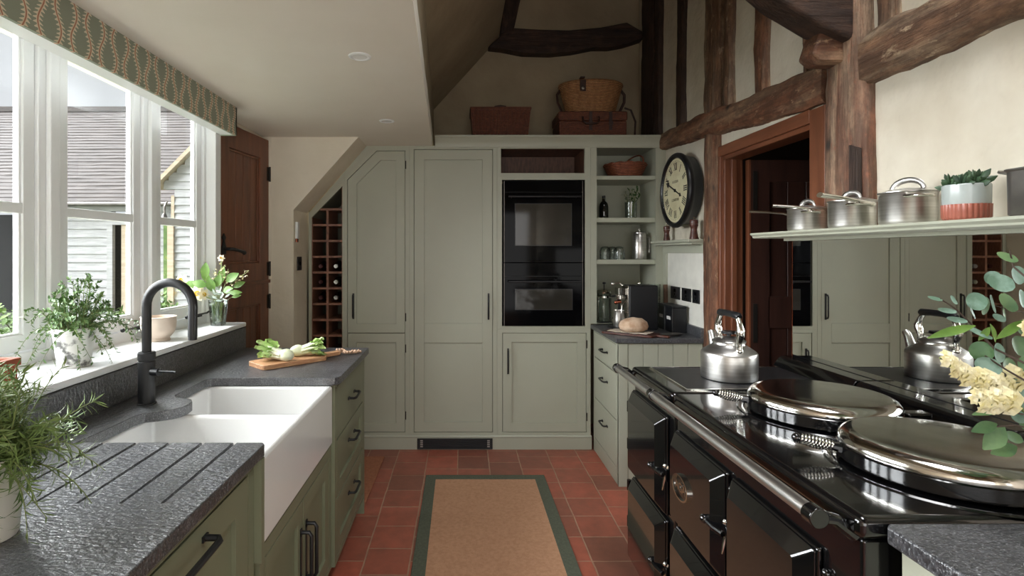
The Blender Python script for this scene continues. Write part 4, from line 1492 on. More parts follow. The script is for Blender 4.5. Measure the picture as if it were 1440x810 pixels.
# tap
tap = thing('kitchen_tap', (-1.1, 1.885, WT), 'matt black swan-neck tap behind the sink', 'tap')
X, Y = -1.105, 1.885
b = MB(); b.lathe([(0.0, 0.0), (0.031, 0.0), (0.031, 0.004), (0.0275, 0.006), (0.0275, 0.148), (0.026, 0.150), (0.026, 0.153), (0.0285, 0.155), (0.0285, 0.178), (0.026, 0.182), (0.0, 0.182)], (X, Y, WT + 0.0005), 28)
b.build('body', 'black', tap)
b = MB()
rr = 0.0855
zc = 1.335 - 0.0
pth = [(X, Y, 1.09), (X, Y, zc - rr + 0.0)]
zc0 = 1.345 - rr
pth = [(X, Y, 1.09), (X, Y, 1.2), (X, Y, zc0)]
for k in range(1, 17):
    a = PI - PI * k / 16
    pth.append((X + rr + rr * math.cos(a), Y - 0.018 * k / 16, zc0 + rr * math.sin(a)))
pth += [(X + 2 * rr, Y - 0.02, zc0 - 0.04), (X + 2 * rr, Y - 0.02, 1.158)]
b.tube(pth, 0.0155, 16)
b.tube([(X + 2 * rr, Y - 0.02, 1.16), (X + 2 * rr, Y - 0.02, 1.147)], 0.0145, 16)
b.build('spout', 'black', tap, smooth=60)
b = MB()
b.tube([(X + 0.025, Y - 0.01, WT + 0.115), (X + 0.055, Y - 0.02, WT + 0.115)], 0.0135, 14)
b.tube([(X + 0.04, Y - 0.018, WT + 0.118), (X + 0.06, Y - 0.022, WT + 0.1185), (X + 0.118, Y - 0.03, WT + 0.117)], [0.006, 0.0045, 0.0038], 8)
b.build('lever', 'black', tap, smooth=60)

# ================================================================== RANGE COOKER
RX, RY0, RYm, RY1 = 0.735, 0.985, 1.868, 2.322
RT = 0.963
rc_ = thing('range_cooker', (1.1, 1.65, 0), 'black enamelled cast-iron range cooker with two domed lids', 'range cooker')
b = MB()
b.box(0.742, 1.435, RY0 + 0.012, RYm - 0.006, 0.10, 0.918)
b.box(0.742, 1.435, RYm + 0.006, RY1 - 0.004, 0.10, 0.918)
b.build('body', 'enamel', rc_, bevel=0.008)
b = MB(); b.box(0.79, 1.43, RY0 + 0.03, RY1 - 0.02, 0.0, 0.10); b.build('plinth', 'castiron', rc_)
b = MB(); b.box(0.728, 1.436, RY0, RYm - 0.004, 0.919, RT); b.build('hob_top', 'enamel', rc_, bevel=0.017, seg=4)
b = MB(); b.box(0.728, 1.436, RYm + 0.004, RY1, 0.919, RT - 0.002); b.build('warming_top', 'enamel', rc_, bevel=0.017, seg=4)
b = MB(); b.box(0.80, 1.34, RYm + 0.045, RY1 - 0.045, RT - 0.002, RT + 0.001); wp = b.build('warming_plate', 'castiron', rc_, bevel=0.002)
b = MB(); b.ring(rect(0.793, 1.347, RYm + 0.038, RY1 - 0.038), rect(0.799, 1.341, RYm + 0.044, RY1 - 0.044), -0.002, 0.003, flat(RT)); b.build('chrome_edge', 'chrome', rc_)
# raised seams and rims around the hotplates
for i, (x, y) in enumerate(((1.075, 1.615), (1.075, 1.205))):
    b = MB(); b.lathe([(0.203, 0.0), (0.212, 0.003), (0.222, 0.003), (0.226, 0.0)], (x, y, RT), 56, close=True); b.build('hotplate_rim', 'enamel', rc_)
    b = MB()
    b.lathe([(0.0, 0.004), (0.186, 0.004), (0.196, 0.008), (0.196, 0.036), (0.192, 0.040), (0.0, 0.040)], (x, y, RT), 64)
    lid = b.build('lid', 'enamel', rc_)
    b = MB()
    b.lathe([(0.1945, 0.0395), (0.1955, 0.045), (0.1925, 0.054), (0.185, 0.0625), (0.174, 0.0675), (0.160, 0.0695), (0.10, 0.0712), (0.05, 0.0718), (0.0, 0.072)], (x, y, RT), 72, close=True)
    b.build('lid_dome', 'chrome', lid, smooth=60)
    b = MB()
    d = Vector((-0.95, 0.30, 0.16)).normalized()
    p0 = Vector((x, y, RT + 0.028)) + Vector((-0.95, 0.30, 0)).normalized() * 0.19
    b.tube([p0, p0 + d * 0.03], [0.013, 0.009], 10)
    b.tube([p0, p0 + d * 0.098], 0.004, 8)
    b.ball(p0 + d * 0.098, 0.0105)
    b.build('handle_rod', 'enamel', lid)
    b = MB()
    e1 = d.cross(Vector((0, 0, 1))).normalized(); e2 = e1.cross(d)
    cp = []
    for k in range(10 * 14 + 1):
        t_ = k / (10 * 14)
        r_ = 0.0085 + 0.005 * math.sin(PI * t_)
        a = 2 * PI * 10 * t_
        cp.append(p0 + d * (0.022 + 0.070 * t_) + e1 * (r_ * math.cos(a)) + e2 * (r_ * math.sin(a)))
    b.tube(cp, 0.0024, 6)
    b.build('handle_coil', 'chrome', lid, smooth=60)
    for s in (-0.07, 0.07):
        b = MB(); b.box(x + 0.19, x + 0.26, y + s - 0.02, y + s + 0.02, RT + 0.001, RT + 0.03)
        b.build('lid_hinge', 'enamel', lid, bevel=0.006)
# raised back rail in sections
for a0, a1 in ((RY0, 1.33), (1.337, 1.86), (1.868, RY1)):
    b = MB(); b.prism([(1.338, 0.964), (1.365, 1.0), (1.375, 1.006), (1.436, 1.006), (1.436, 0.964)], a0, a1, lambda u, v, a: (u, a, v))
    b.build('back_rail', 'enamel', rc_, bevel=0.004)
b = MB(); b.prism([(1.346, 0.980), (1.353, 0.9895), (1.355, 0.988), (1.348, 0.9785)], 1.66, 1.74, lambda u, v, a: (u - 0.004, a, v)); b.build('rail_vent', 'castiron', rc_)
# doors
fd = faceW(0.742)
def rdoor(y0, y1, z0, z1, name='oven_door'):
    b = MB()
    b.frustum(fd, y0, y1, z0, z1, 0.0, 0.012, 0.002)
    b.frustum(fd, y0 + 0.002, y1 - 0.002, z0 + 0.002, z1 - 0.002, 0.012, 0.042, 0.036)
    o = b.build(name, 'enamel', rc_, bevel=0.006, seg=3)
    return o
def latch(door, y, z):
    b = MB()
    b.tube([fd(y - 0.025, z, 0.03), fd(y + 0.01, z, 0.04), fd(y + 0.04, z + 0.004, 0.046)], [0.009, 0.008, 0.007], 10)
    b.ball(fd(y + 0.05, z + 0.006, 0.048), 0.013)
    b.box(y - 0.032, y - 0.004, z - 0.022, z + 0.022, 0.0, 0.022, fn=fd)
    b.build('latch', 'enamel', door, bevel=0.003)
    b = MB()
    b.ball(fd(y - 0.018, z + 0.03, 0.02), 0.008)
    b.tube([fd(y - 0.018, z + 0.03, 0.01), fd(y - 0.022, z - 0.03, 0.026), fd(y - 0.02, z - 0.055, 0.03)], [0.006, 0.005, 0.003], 8)
    b.build('catch', 'chrome', door)
def hingepair(door, y, zs):
    for z in zs:
        b = MB(); b.cyl(fd(y, z - 0.022, 0.02), fd(y, z + 0.022, 0.02), 0.0095, 12); b.box(y - 0.014, y, z - 0.016, z + 0.016, 0.0, 0.02, fn=fd)
        b.build('hinge', 'enamel', door)
d = rdoor(1.925, 2.315, 0.505, 0.862); latch(d, 1.935, 0.66); hingepair(d, 2.328, (0.785, 0.625))
d = rdoor(1.925, 2.315, 0.135, 0.49); latch(d, 1.935, 0.31); hingepair(d, 2.328, (0.445, 0.29))
d = rdoor(1.485, 1.852, 0.53, 0.842); latch(d, 1.495, 0.68)
# oval badge with raised letters on this door
bc = (1.715, 0.70)
b = MB()
el = lambda a, k, c=bc: (c[0] + 0.060 * k * math.cos(a), c[1] + 0.040 * k * math.sin(a))
b.ring([el(2 * PI * i / 40, 1.0) for i in range(40)], [el(2 * PI * i / 40, 0.88) for i in range(40)], 0.042, 0.051, fd)
bd = b.build('badge', 'chrome', d)
b = MB(); b.prism([el(2 * PI * i / 40, 0.9) for i in range(40)], 0.0415, 0.045, fd); b.build('badge_plate', 'enamel', d)
fc = bpy.data.curves.new('lettering', 'FONT')
fc.body = 'AGA'; fc.size = 0.040; fc.extrude = 0.0015; fc.align_x = 'CENTER'; fc.align_y = 'CENTER'; fc.space_character = 0.92; fc.offset = 0.0006
fc.materials.append(M['chrome'])
fo = text_mesh('lettering', fc)
fo.parent = d
fo.location = Vector(fd(bc[0], bc[1], 0.0465)) - ORG[d.name]
fo.rotation_euler = (R(90), 0, R(-90))
d = rdoor(1.485, 1.852, 0.135, 0.512); latch(d, 1.495, 0.34)
d = rdoor(1.105, 1.462, 0.53, 0.842); latch(d, 1.115, 0.68)
d = rdoor(1.105, 1.462, 0.135, 0.512); latch(d, 1.115, 0.34)
for yy in (1.475, 1.09):
    for z in (0.80, 0.56):
        b = MB(); b.ball(fd(yy, z, 0.004), 0.010); b.build('door_stud', 'enamel', rc_)
# towel rail
b = MB(); b.tube([(0.668, RY0 + 0.045, 0.952), (0.668, RY1 + 0.005, 0.952)], 0.0150, 20); b.build('hand_rail', 'steel', rc_, smooth=60)
for yy, l in ((RY0 + 0.035, 0.030), (RYm + 0.02, 0.030), (RY1 - 0.008, 0.028)):
    b = MB()
    b.tube([(0.668, yy - l / 2, 0.952), (0.668, yy + l / 2, 0.952)], 0.0195, 20)
    b.tube([(0.668, yy, 0.952), (0.705, yy, 0.945), (0.745, yy, 0.915)], [0.014, 0.012, 0.014], 12)
    b.build('rail_bracket', 'enamel', rc_, bevel=0.003)

# mirrored splashback and pan shelf
mir = thing('mirror_splashback', (1.46, 1.4, 1.0), 'large mirrored splashback behind the range cooker', 'mirror')
b = MB(); b.box(1.4405, 1.498, -0.35, 2.342, 1.0, 1.4995); b.build('backing', 'castiron', mir)
b = MB(); b.box(1.437, 1.44, -0.35, 2.342, 1.0075, 1.4995); b.build('mirror_glass', 'mirror', mir)
b = MB(); b.box(1.4365, 1.441, 2.3425, 2.348, 1.0, 1.4995); b.build('edge_trim', 'copper', mir)
shelf = thing('pan_shelf', (1.39, 1.2, 1.5), 'long sage shelf of pans above the mirror', 'shelf')
SH = 1.5345
b = MB(); b.prism([(1.292, 1.511), (1.285, 1.514), (1.285, 1.520), (1.275, 1.527), (1.275, 1.5345), (1.499, 1.5345), (1.499, 1.511)], -0.35, 2.385, lambda u, v, a: (u, a, v))
b.build('board', 'sage', shelf, bevel=0.001, seg=1)
b = MB(); b.box(1.40, 1.498, -0.35, 2.345, 1.50, 1.511); b.build('batten', 'sage', shelf)

# ------------------------------------------------------------------ worktop and cupboard beside the cooker, nearest the camera
t = thing('base_cupboard', (1.12, 0.5, 0), 'pale sage base cupboard with a panelled door beside the cooker', 'cupboard')
fw = faceW(0.792)
b = MB(); b.box(0.813, XW - 0.002, 0.10, 0.968, 0.10, 0.924); b.build('carcass', 'sage_dark', t)
b = MB(); b.ring(rect(0.10, 0.970, 0.10, 0.924), rect(0.16, 0.925, 0.13, 0.885), -0.02, 0.0, fw); b.build('face_frame', 'sage', t, bevel=0.001, seg=1)
dd = shaker('door', t, fw, rect(0.16, 0.925, 0.13, 0.885), 0.06)
bow_handle(dd, fw, 0.24, 0.6, 0.16)
b = MB(); b.box(0.86, XW - 0.002, 0.10, 0.968, 0.0, 0.10); b.build('plinth', 'sage_dark', t)
b = MB(); b.prism([(0.764, 0.05), (XW - 0.066, 0.05), (XW - 0.066, 0.980), (0.776, 0.980), (0.764, 0.968)], 0, 0.032, flat(0.9255))
wtr = tag(b.build('worktop', 'granite', bevel=0.005), 'dark granite worktop corner on the pale cupboard beside the cooker', 'worktop')

# ================================================================== THINGS ON THE COOKER AND SHELF
def wp(px, py, y):
    return Vector(((px - 650) * y / 757.0, y, EYE + (355 - py) * y / 757.0))

# kettle
k = proto('kettle', 'spun aluminium kettle with a black grip on the warming plate', 'kettle')
b = MB()
b.lathe([(0.0, 0.0), (0.094, 0.0), (0.100, 0.003), (0.1015, 0.010), (0.1015, 0.092), (0.100, 0.100), (0.094, 0.107), (0.075, 0.120), (0.060, 0.130), (0.0575, 0.134), (0.0575, 0.140), (0.0, 0.140)], (0, 0, 0), 48)
b.build('body', 'aluminium', k, local=True, smooth=40)
b = MB(); b.lathe([(0.0595, 0.1405), (0.0605, 0.144), (0.057, 0.148), (0.040, 0.157), (0.020, 0.162), (0.0, 0.163)], (0, 0, 0), 40); b.lathe([(0.058, 0.139), (0.0605, 0.1405), (0.058, 0.1406)], (0, 0, 0), 40, close=True)
lid = b.build('lid', 'aluminium', k, local=True, smooth=40)
b = MB(); b.lathe([(0.0, 0.162), (0.008, 0.162), (0.008, 0.170), (0.026, 0.171), (0.029, 0.176), (0.026, 0.182), (0.0, 0.184)], (0, 0, 0), 28); b.build('knob', 'plastic', lid, local=True)
b = MB()
pth = [(0, 0.088, 0.060), (0, 0.115, 0.085), (0, 0.128, 0.115), (0, 0.142, 0.148), (0, 0.152, 0.158)]
b.tube(pth, [0.026, 0.022, 0.017, 0.014, 0.013], 16); b.build('spout', 'aluminium', k, local=True, smooth=60)
for s in (-1, 1):
    b = MB(); b.tube([(0, s * 0.077, 0.116), (0, s * 0.080, 0.13), (0, s * 0.078, 0.155), (0, s * 0.086, 0.178), (0, s * 0.089, 0.195), (0, s * 0.078, 0.222), (0, s * 0.066, 0.240)], [0.013, 0.010, 0.011, 0.015, 0.014, 0.010, 0.010], 12)
    b.ball((0, s * 0.077, 0.117), 0.015)
    b.build('handle_bracket', 'chrome', k, local=True, smooth=60)
b = MB(); b.tube([(0, -0.077, 0.243), (0, -0.07, 0.247), (0, -0.03, 0.250), (0, 0.03, 0.250), (0, 0.07, 0.247), (0, 0.077, 0.243)], [0.011, 0.0145, 0.0125, 0.0125, 0.0145, 0.011], 14); b.build('grip', 'plastic', k, local=True, smooth=60)
put(k, (1.033, 2.085, 0.9642))

# saucepans on the shelf
def pan(label, r, h, x, y, arms, lid=True, arch=False, lugs=()):
    t = proto('saucepan', label, 'saucepan', 'steel pans on the shelf over the cooker')
    b = MB()
    b.lathe([(0.0, 0.0), (r - 0.010, 0.0), (r - 0.003, 0.003), (r, 0.012), (r, h - 0.003), (r + 0.0025, h), (r + 0.0005, h + 0.001), (r - 0.002, h - 0.002), (r - 0.002, 0.006), (0.0, 0.004)], (0, 0, 0), 48)
    b.build('body', 'steel', t, local=True, smooth=40)
    if lid:
        b = MB(); b.lathe([(r + 0.003, h + 0.0015), (r + 0.003, h + 0.0035), (r - 0.004, h + 0.005), (r * 0.6, h + 0.013), (r * 0.25, h + 0.016), (0.0, h + 0.0165)], (0, 0, 0), 44)
        l = b.build('lid', 'steel', t, local=True, smooth=40)
        b = MB()
        w = r * (0.62 if arch else 0.42)
        hh = 0.030 if arch else 0.022
        n = 12
        b.tube([(0.25 * w * math.cos(PI * i / n), -w * math.cos(PI * i / n), h + 0.012 + hh * math.sin(PI * i / n)) for i in range(n + 1)], 0.0045, 8, flat=2.0)
        b.build('lid_handle', 'steel', l, local=True, smooth=60)
    for pts, rad in arms:
        b = MB(); b.tube(pts, rad, 10, flat=1.5); b.build('long_handle', 'chrome', t, local=True, smooth=60)
    for a in lugs:
        b = MB()
        ca, sa = math.cos(a), math.sin(a)
        pts = []
        for i in range(9):
            v = -1 + 2 * i / 8
            rr = r + 0.026 * math.sqrt(max(0, 1 - v * v))
            pts.append((ca * rr - sa * v * 0.034, sa * rr + ca * v * 0.034, h - 0.014))
        b.tube(pts, 0.005, 8, flat=1.6); b.build('lug_handle', 'chrome', t, local=True, smooth=60)
    return put(t, (x, y, SH))
pan('smallest lidded steel saucepan, at the doorway end of the shelf', 0.070, 0.088, 1.385, 2.160,
    [([(-0.020, 0.067, 0.068), (-0.035, 0.095, 0.078), (-0.060, 0.16, 0.088), (-0.088, 0.262, 0.100)], [0.008, 0.005, 0.005, 0.007]),
     ([(0.000, -0.069, 0.072), (-0.03, -0.085, 0.080), (-0.09, -0.075, 0.092), (-0.165, -0.045, 0.100)], [0.008, 0.005, 0.005, 0.007])], lugs=(-1.9,))
pan('middle lidded steel saucepan with a long handle over the shelf edge', 0.071, 0.094, 1.38, 1.908,
    [([(0.020, -0.068, 0.080), (-0.02, -0.085, 0.086), (-0.09, -0.095, 0.098), (-0.185, -0.108, 0.108)], [0.009, 0.006, 0.006, 0.009])], lugs=(-1.9,))
pan('wide lidded steel casserole with an arched lid handle, beside the plant pot', 0.073, 0.098, 1.38, 1.668, [], arch=True, lugs=(-1.9, 1.2))

# succulent in a two-tone pot
pl = proto('potted_succulent', 'dark succulent in a grey and terracotta ribbed pot on the shelf', 'plant')
b = MB(); b.lathe([(0.0495, 0.045), (0.0510, 0.050), (0.0515, 0.098), (0.050, 0.100), (0.047, 0.099), (0.046, 0.06), (0.046, 0.046)], (0, 0, 0), 48, close=True); b.build('glazed_rim', 'glaze_grey', pl, local=True)
b = MB(); b.lathe([(0.0, 0.0), (0.040, 0.0), (0.046, 0.004), (0.0505, 0.012), (0.0512, 0.046), (0.047, 0.0465), (0.0, 0.04)], (0, 0, 0), 168, lobes=lambda a, z: 1 + (0.04 * abs(math.sin(a * 14)) if 0.003 < z < 0.0463 else 0)); b.build('ribbed_base', 'glaze_pink', pl, local=True, smooth=50)
b = MB(); b.lathe([(0.0, 0.088), (0.0465, 0.088), (0.0465, 0.084), (0, 0.08)], (0, 0, 0), 24); b.build('soil', 'soil', pl, local=True)
rg = random.Random(3)
b = MB()
for (ox, oy, sz, n) in ((-0.022, 0.022, 1.0, 16), (0.012, 0.03, 0.9, 14), (0.0, -0.028, 1.2, 16), (0.026, -0.004, 1.0, 14), (-0.026, -0.018, 0.9, 14)):
    for i in range(n):
        a = i * 2.4; el = 0.15 + 1.2 * i / n
        d = Vector((math.cos(a) * math.cos(el), math.sin(a) * math.cos(el), math.sin(el)))
        L = sz * rg.uniform(0.026, 0.042)
        base = Vector((ox, oy, 0.09 + 0.012 * i / n))
        b.tube([base, base + d * L * 0.4, base + d * L * 0.75, base + d * L], [0.003, 0.0075 * sz, 0.0068 * sz, 0.001], 7, flat=0.45)
b.build('foliage', 'succulent', pl, local=True, smooth=60)
put(pl, (1.378, 1.472, SH))

# roasting tin
rt = proto('roasting_tin', 'grey roasting tin with a wire handle past the succulent', 'roasting tin')
b = MB()
def rr4(x0, x1, y0, y1, r, n=6):
    pts = []
    for cx_, cy_, a0 in ((x1 - r, y1 - r, 0), (x0 + r, y1 - r, 90), (x0 + r, y0 + r, 180), (x1 - r, y0 + r, 270)):
        for i in range(n + 1):
            a = R(a0 + 90 * i / n)
            pts.append((cx_ + r * math.cos(a), cy_ + r * math.sin(a)))
    return pts
def loft(b, sections, cap=True):
    rows = [[b.bm.verts.new((x, y, z)) for x, y in pts] for pts, z in sections]
    n = len(rows[0])
    for a, c in zip(rows, rows[1:]):
        for i in range(n):
            b.face([a[i], a[(i + 1) % n], c[(i + 1) % n], c[i]])
    if cap:
        b.face(list(reversed(rows[0]))); b.face(rows[-1])
    return b
loft(b, [(rr4(-0.078, 0.078, -0.16, 0.16, 0.03), 0.0), (rr4(-0.083, 0.083, -0.165, 0.165, 0.03), 0.006), (rr4(-0.084, 0.084, -0.166, 0.166, 0.03), 0.108), (rr4(-0.088, 0.088, -0.170, 0.170, 0.032), 0.112),
         (rr4(-0.088, 0.088, -0.170, 0.170, 0.032), 0.115), (rr4(-0.081, 0.081, -0.163, 0.163, 0.028), 0.114), (rr4(-0.078, 0.078, -0.16, 0.16, 0.028), 0.008)])
b.build('tin', 'darksteel', rt, local=True, smooth=40)
for s in (1, -1):
    b = MB(); b.tube([(-0.05, s * 0.168, 0.106), (-0.052, s * 0.185, 0.112), (-0.045, s * 0.205, 0.117), (0.045, s * 0.205, 0.117), (0.052, s * 0.185, 0.112), (0.05, s * 0.168, 0.106)], 0.0045, 8)
    b.box(-0.06, -0.04, s * 0.166 - 0.004, s * 0.166 + 0.006, 0.09, 0.11); b.box(0.04, 0.06, s * 0.166 - 0.004, s * 0.166 + 0.006, 0.09, 0.11)
    b.build('wire_handle', 'steel', rt, local=True, smooth=60)
put(rt, (1.392, 1.145, SH))

# ================================================================== CLOCK, MILLS
CY, CZ, CX = 3.55, 1.858, 1.392
clk = thing('wall_clock', (1.45, CY, CZ), 'round black wall clock with a cream Roman numeral dial', 'clock')
b = MB()
cf = lambda x, y, z: (1.499 - z, CY + x, CZ + y)
b.lathe([(0.0, 0.0), (0.205, 0.0), (0.222, 0.01), (0.226, 0.055), (0.236, 0.066), (0.246, 0.082), (0.247, 0.096), (0.240, 0.106), (0.222, 0.108), (0.212, 0.100), (0.210, 0.093), (0.0, 0.093)], (0, 0, 0), 64, cf)
b.build('case', 'plastic', clk, smooth=40)
b = MB(); b.lathe([(0.0, 0.0932), (0.2105, 0.0932), (0.2105, 0.0936), (0, 0.0938)], (0, 0, 0), 64, cf); b.build('dial', 'clockface', clk)
# dial plane: u to the viewer's right (-Y), v up
def cq(u, v, w=0.0):
    return (1.499 - 0.0940 - w, CY - u, CZ + v)
def stroke(b, x0, y0, x1, y1, wd, ang, rad, w=0.0006):
    """bar in numeral coordinates (x across, y outward) placed at clock angle"""
    dx, dy = x1 - x0, y1 - y0
    l = math.hypot(dx, dy); nx, ny = -dy / l * wd / 2, dx / l * wd / 2
    ca, sa = math.cos(ang), math.sin(ang)
    def q(x, y, ww):
        y += rad
        return cq(x * ca + y * sa, -x * sa + y * ca, ww)
    P = [(x0 - nx, y0 - ny), (x1 - nx, y1 - ny), (x1 + nx, y1 + ny), (x0 + nx, y0 + ny)]
    b.hexa([q(x, y, 0) for x, y in P] + [q(x, y, w) for x, y in P])
NUM = {1: 'I', 2: 'II', 3: 'III', 4: 'IIII', 5: 'V', 6: 'VI', 7: 'VII', 8: 'VIII', 9: 'IX', 10: 'X', 11: 'XI', 12: 'XII'}
b = MB()
H_ = 0.046
for n_, s in NUM.items():
    wds = {'I': 0.013, 'V': 0.028, 'X': 0.030}
    tot = sum(wds[c] for c in s)
    x = -tot / 2
    ang = n_ * PI / 6
    for c in s:
        w_ = wds[c]; xc = x + w_ / 2
        lo, hi = -H_ / 2, H_ / 2
        if c == 'I':
            stroke(b, xc, lo, xc, hi, 0.0068, ang, 0.158)
        elif c == 'V':
            stroke(b, xc - 0.010, hi, xc, lo, 0.0072, ang, 0.158); stroke(b, xc + 0.010, hi, xc, lo, 0.0034, ang, 0.158)
        else:
            stroke(b, xc - 0.011, hi, xc + 0.011, lo, 0.0072, ang, 0.158); stroke(b, xc + 0.011, hi, xc - 0.011, lo, 0.0034, ang, 0.158)
        x += w_
    for yy in (-H_ / 2, H_ / 2):
        stroke(b, -tot / 2, yy, tot / 2, yy, 0.002, ang, 0.158)
for i in range(60):
    stroke(b, 0, -0.003, 0, 0.003, 0.004 if i % 5 == 0 else 0.0015, i * PI / 30, 0.193)
b.build('numerals', 'ink', clk, smooth=0)
for txt, v, sz in (('LONDON', -0.062, 0.026),):
    fc = bpy.data.curves.new('dial_lettering', 'FONT'); fc.body = txt; fc.size = sz; fc.extrude = 0.0003; fc.align_x = 'CENTER'; fc.align_y = 'CENTER'
    fc.materials.append(M['ink_soft'])
    fo = text_mesh('dial_lettering', fc); fo.parent = clk
    fo.location = Vector(cq(0, v, 0.0006)) - ORG[clk.name]; fo.rotation_euler = (R(90), 0, R(-90))
b = MB()
for i in range(8):
    stroke(b, -0.048 + 0.0125 * i, -0.007, -0.046 + 0.0125 * i, 0.007, 0.004, 0, 0.058)
    stroke(b, -0.048 + 0.0125 * i, 0.006 * (-1) ** i, -0.039 + 0.0125 * i, 0.006 * (-1) ** i, 0.0022, 0, 0.058)
b.build('maker_line', 'ink_soft', clk, smooth=0)
def hand(nm, ang, L, wd, w):
    b = MB()
    stroke(b, 0, -0.04, 0, L * 0.62, wd, ang, 0.0, w)
    ca, sa = math.cos(ang), math.sin(ang)
    sp = [(0, 0.60), (0.045, 0.70), (0.11, 0.70), (0.085, 0.80), (0.03, 0.88), (0.0, 1.0), (-0.03, 0.88), (-0.085, 0.80), (-0.11, 0.70), (-0.045, 0.70)]
    def q(u, v, a):
        x, y = u * L, v * L
        return cq(x * ca + y * sa, -x * sa + y * ca, a)
    b.prism(sp, w * 0.4, w, q)
    b.lathe([(0.0, 0), (0.011, 0), (0.011, w), (0, w)], (0, 0, 0), 16, lambda x, y, z: cq(x, y, z))
    b.build(nm, 'ink', clk, smooth=0)
hand('hour_hand', 2 * PI * (3 + 49 / 60) / 12, 0.115, 0.007, 0.004)
hand('minute_hand', 2 * PI * 49 / 60, 0.165, 0.006, 0.006)
b = MB(); b.lathe([(0.205, 0.1055), (0.0, 0.1060)], (0, 0, 0), 48, cf, close=True); b.build('glass', 'pane', clk)

def mill(label, y, h):
    t = thing('pepper_mill', (1.44, y, LEDGE), label, 'pepper mill', 'mills on the ledge under the clock')
    k_ = h / 0.14
    b = MB(); b.lathe([(0.0, 0.0), (0.027, 0.0), (0.028, 0.006), (0.0255, 0.02), (0.0215, 0.045), (0.0195, 0.062), (0.022, 0.078), (0.0265, 0.088), (0.0265, 0.096), (0.0, 0.097)], (0, 0, 0), 28, lambda X, Y, Z: (1.44 + X * k_, y + Y * k_, LEDGE + Z * k_)); b.build('body', 'walnut', t)
    b = MB(); b.lathe([(0.0, 0.098), (0.0265, 0.098), (0.0275, 0.108), (0.0265, 0.120), (0.022, 0.126), (0.0, 0.128)], (0, 0, 0), 28, lambda X, Y, Z: (1.44 + X * k_, y + Y * k_, LEDGE + Z * k_)); hd = b.build('head', 'walnut', t)
    b = MB(); b.lathe([(0.0, 0.128), (0.004, 0.128), (0.003, 0.134), (0.006, 0.138), (0.005, 0.144), (0.0, 0.146)], (0, 0, 0), 14, lambda X, Y, Z: (1.44 + X * k_, y + Y * k_, LEDGE + Z * k_)); b.build('finial', 'chrome', hd)
mill('smaller dark wooden mill at the shelf-unit end of the ledge', 3.79, 0.115)
mill('larger dark wooden mill at the post end of the ledge', 3.345, 0.135)

# ================================================================== OPEN SHELVES
YS = 4.12
def sx(px, y=YS): return (px - 650) * y / 757
# shallow copper coloured basket
t = proto('wicker_basket', 'shallow coppery wicker basket with a hoop handle on the top open shelf', 'basket')
b = MB(); b.lathe([(0.0, 0.0), (0.105, 0.0), (0.125, 0.02), (0.160, 0.095), (0.166, 0.100), (0.158, 0.103), (0.150, 0.095), (0.115, 0.02), (0.0, 0.012)], (0, 0, 0), 40, lobes=lambda a, z: 1 + 0.012 * math.sin(a * 20)); b.build('bowl', 'wicker_copper', t, local=True, smooth=40)
b = MB(); b.tube([(0.155 * math.cos(2 * PI * i / 40), 0.155 * math.sin(2 * PI * i / 40), 0.1 + 0.004 * math.sin(i * 2.1)) for i in range(41)], 0.010, 8); b.build('rolled_rim', 'wicker_copper', t, local=True)
b = MB(); b.tube([(0.06 + 0.04 * math.sin(PI * i / 14), 0.135 * math.cos(PI * i / 14), 0.095 + 0.085 * math.sin(PI * i / 14)) for i in range(15)], 0.006, 8); b.build('handle', 'wicker_copper', t, local=True)
put(t, (sx(880), 4.14, shz[0]), 0.3)
# vase with sprigs
def glass_pot(b, r0, r1, h, th=0.003, base=0.006):
    return b.lathe([(0.0, 0.0), (r0, 0.0), (r0 + 0.001, 0.003), (r1, h), (r1 - th, h), (r0 - th, base), (0.0, base)], (0, 0, 0), 36)
t = proto('glass_vase', 'small glass vase of dark sprigs on the second open shelf', 'vase')
b = MB(); glass_pot(b, 0.042, 0.046, 0.125); b.build('vessel', 'glass', t, local=True)
rg = random.Random(8)
b = MB(); b2 = MB()
for i in range(9):
    a = rg.uniform(0, 6.28); tip = Vector((0.07 * math.cos(a), 0.07 * math.sin(a), rg.uniform(0.17, 0.24)))
    b2.tube([(0.01 * math.cos(a), 0.01 * math.sin(a), 0.02), (0.03 * math.cos(a), 0.03 * math.sin(a), 0.12), tip], 0.0015, 5)
    for j in range(7):
        p = Vector((0.03 * math.cos(a), 0.03 * math.sin(a), 0.12)).lerp(tip, j / 6)
        b.leaf(p, (rg.uniform(-1, 1), rg.uniform(-1, 1), rg.uniform(-0.2, 0.8)), (0, 0, 1), 0.035, 0.014, rows=3)
b2.build('stems', 'stem', t, local=True); b.build('leaves', 'leaf_dark', t, local=True, recalc=False)
put(t, (sx(886), 4.10, shz[1]))
t = proto('bottle', 'dim green bottle in the corner of the second open shelf', 'bottle')
b = MB(); b.lathe([(0.0, 0.0), (0.034, 0.0), (0.036, 0.006), (0.036, 0.10), (0.030, 0.125), (0.013, 0.145), (0.012, 0.165), (0.0, 0.166)], (0, 0, 0), 24); b.build('body', 'bottle', t, local=True)
b = MB(); b.lathe([(0.0, 0.1665), (0.013, 0.1665), (0.013, 0.185), (0.0, 0.186)], (0, 0, 0), 16); b.build('cap', 'plastic', t, local=True)
put(t, (sx(849, 4.2), 4.2, shz[1]))
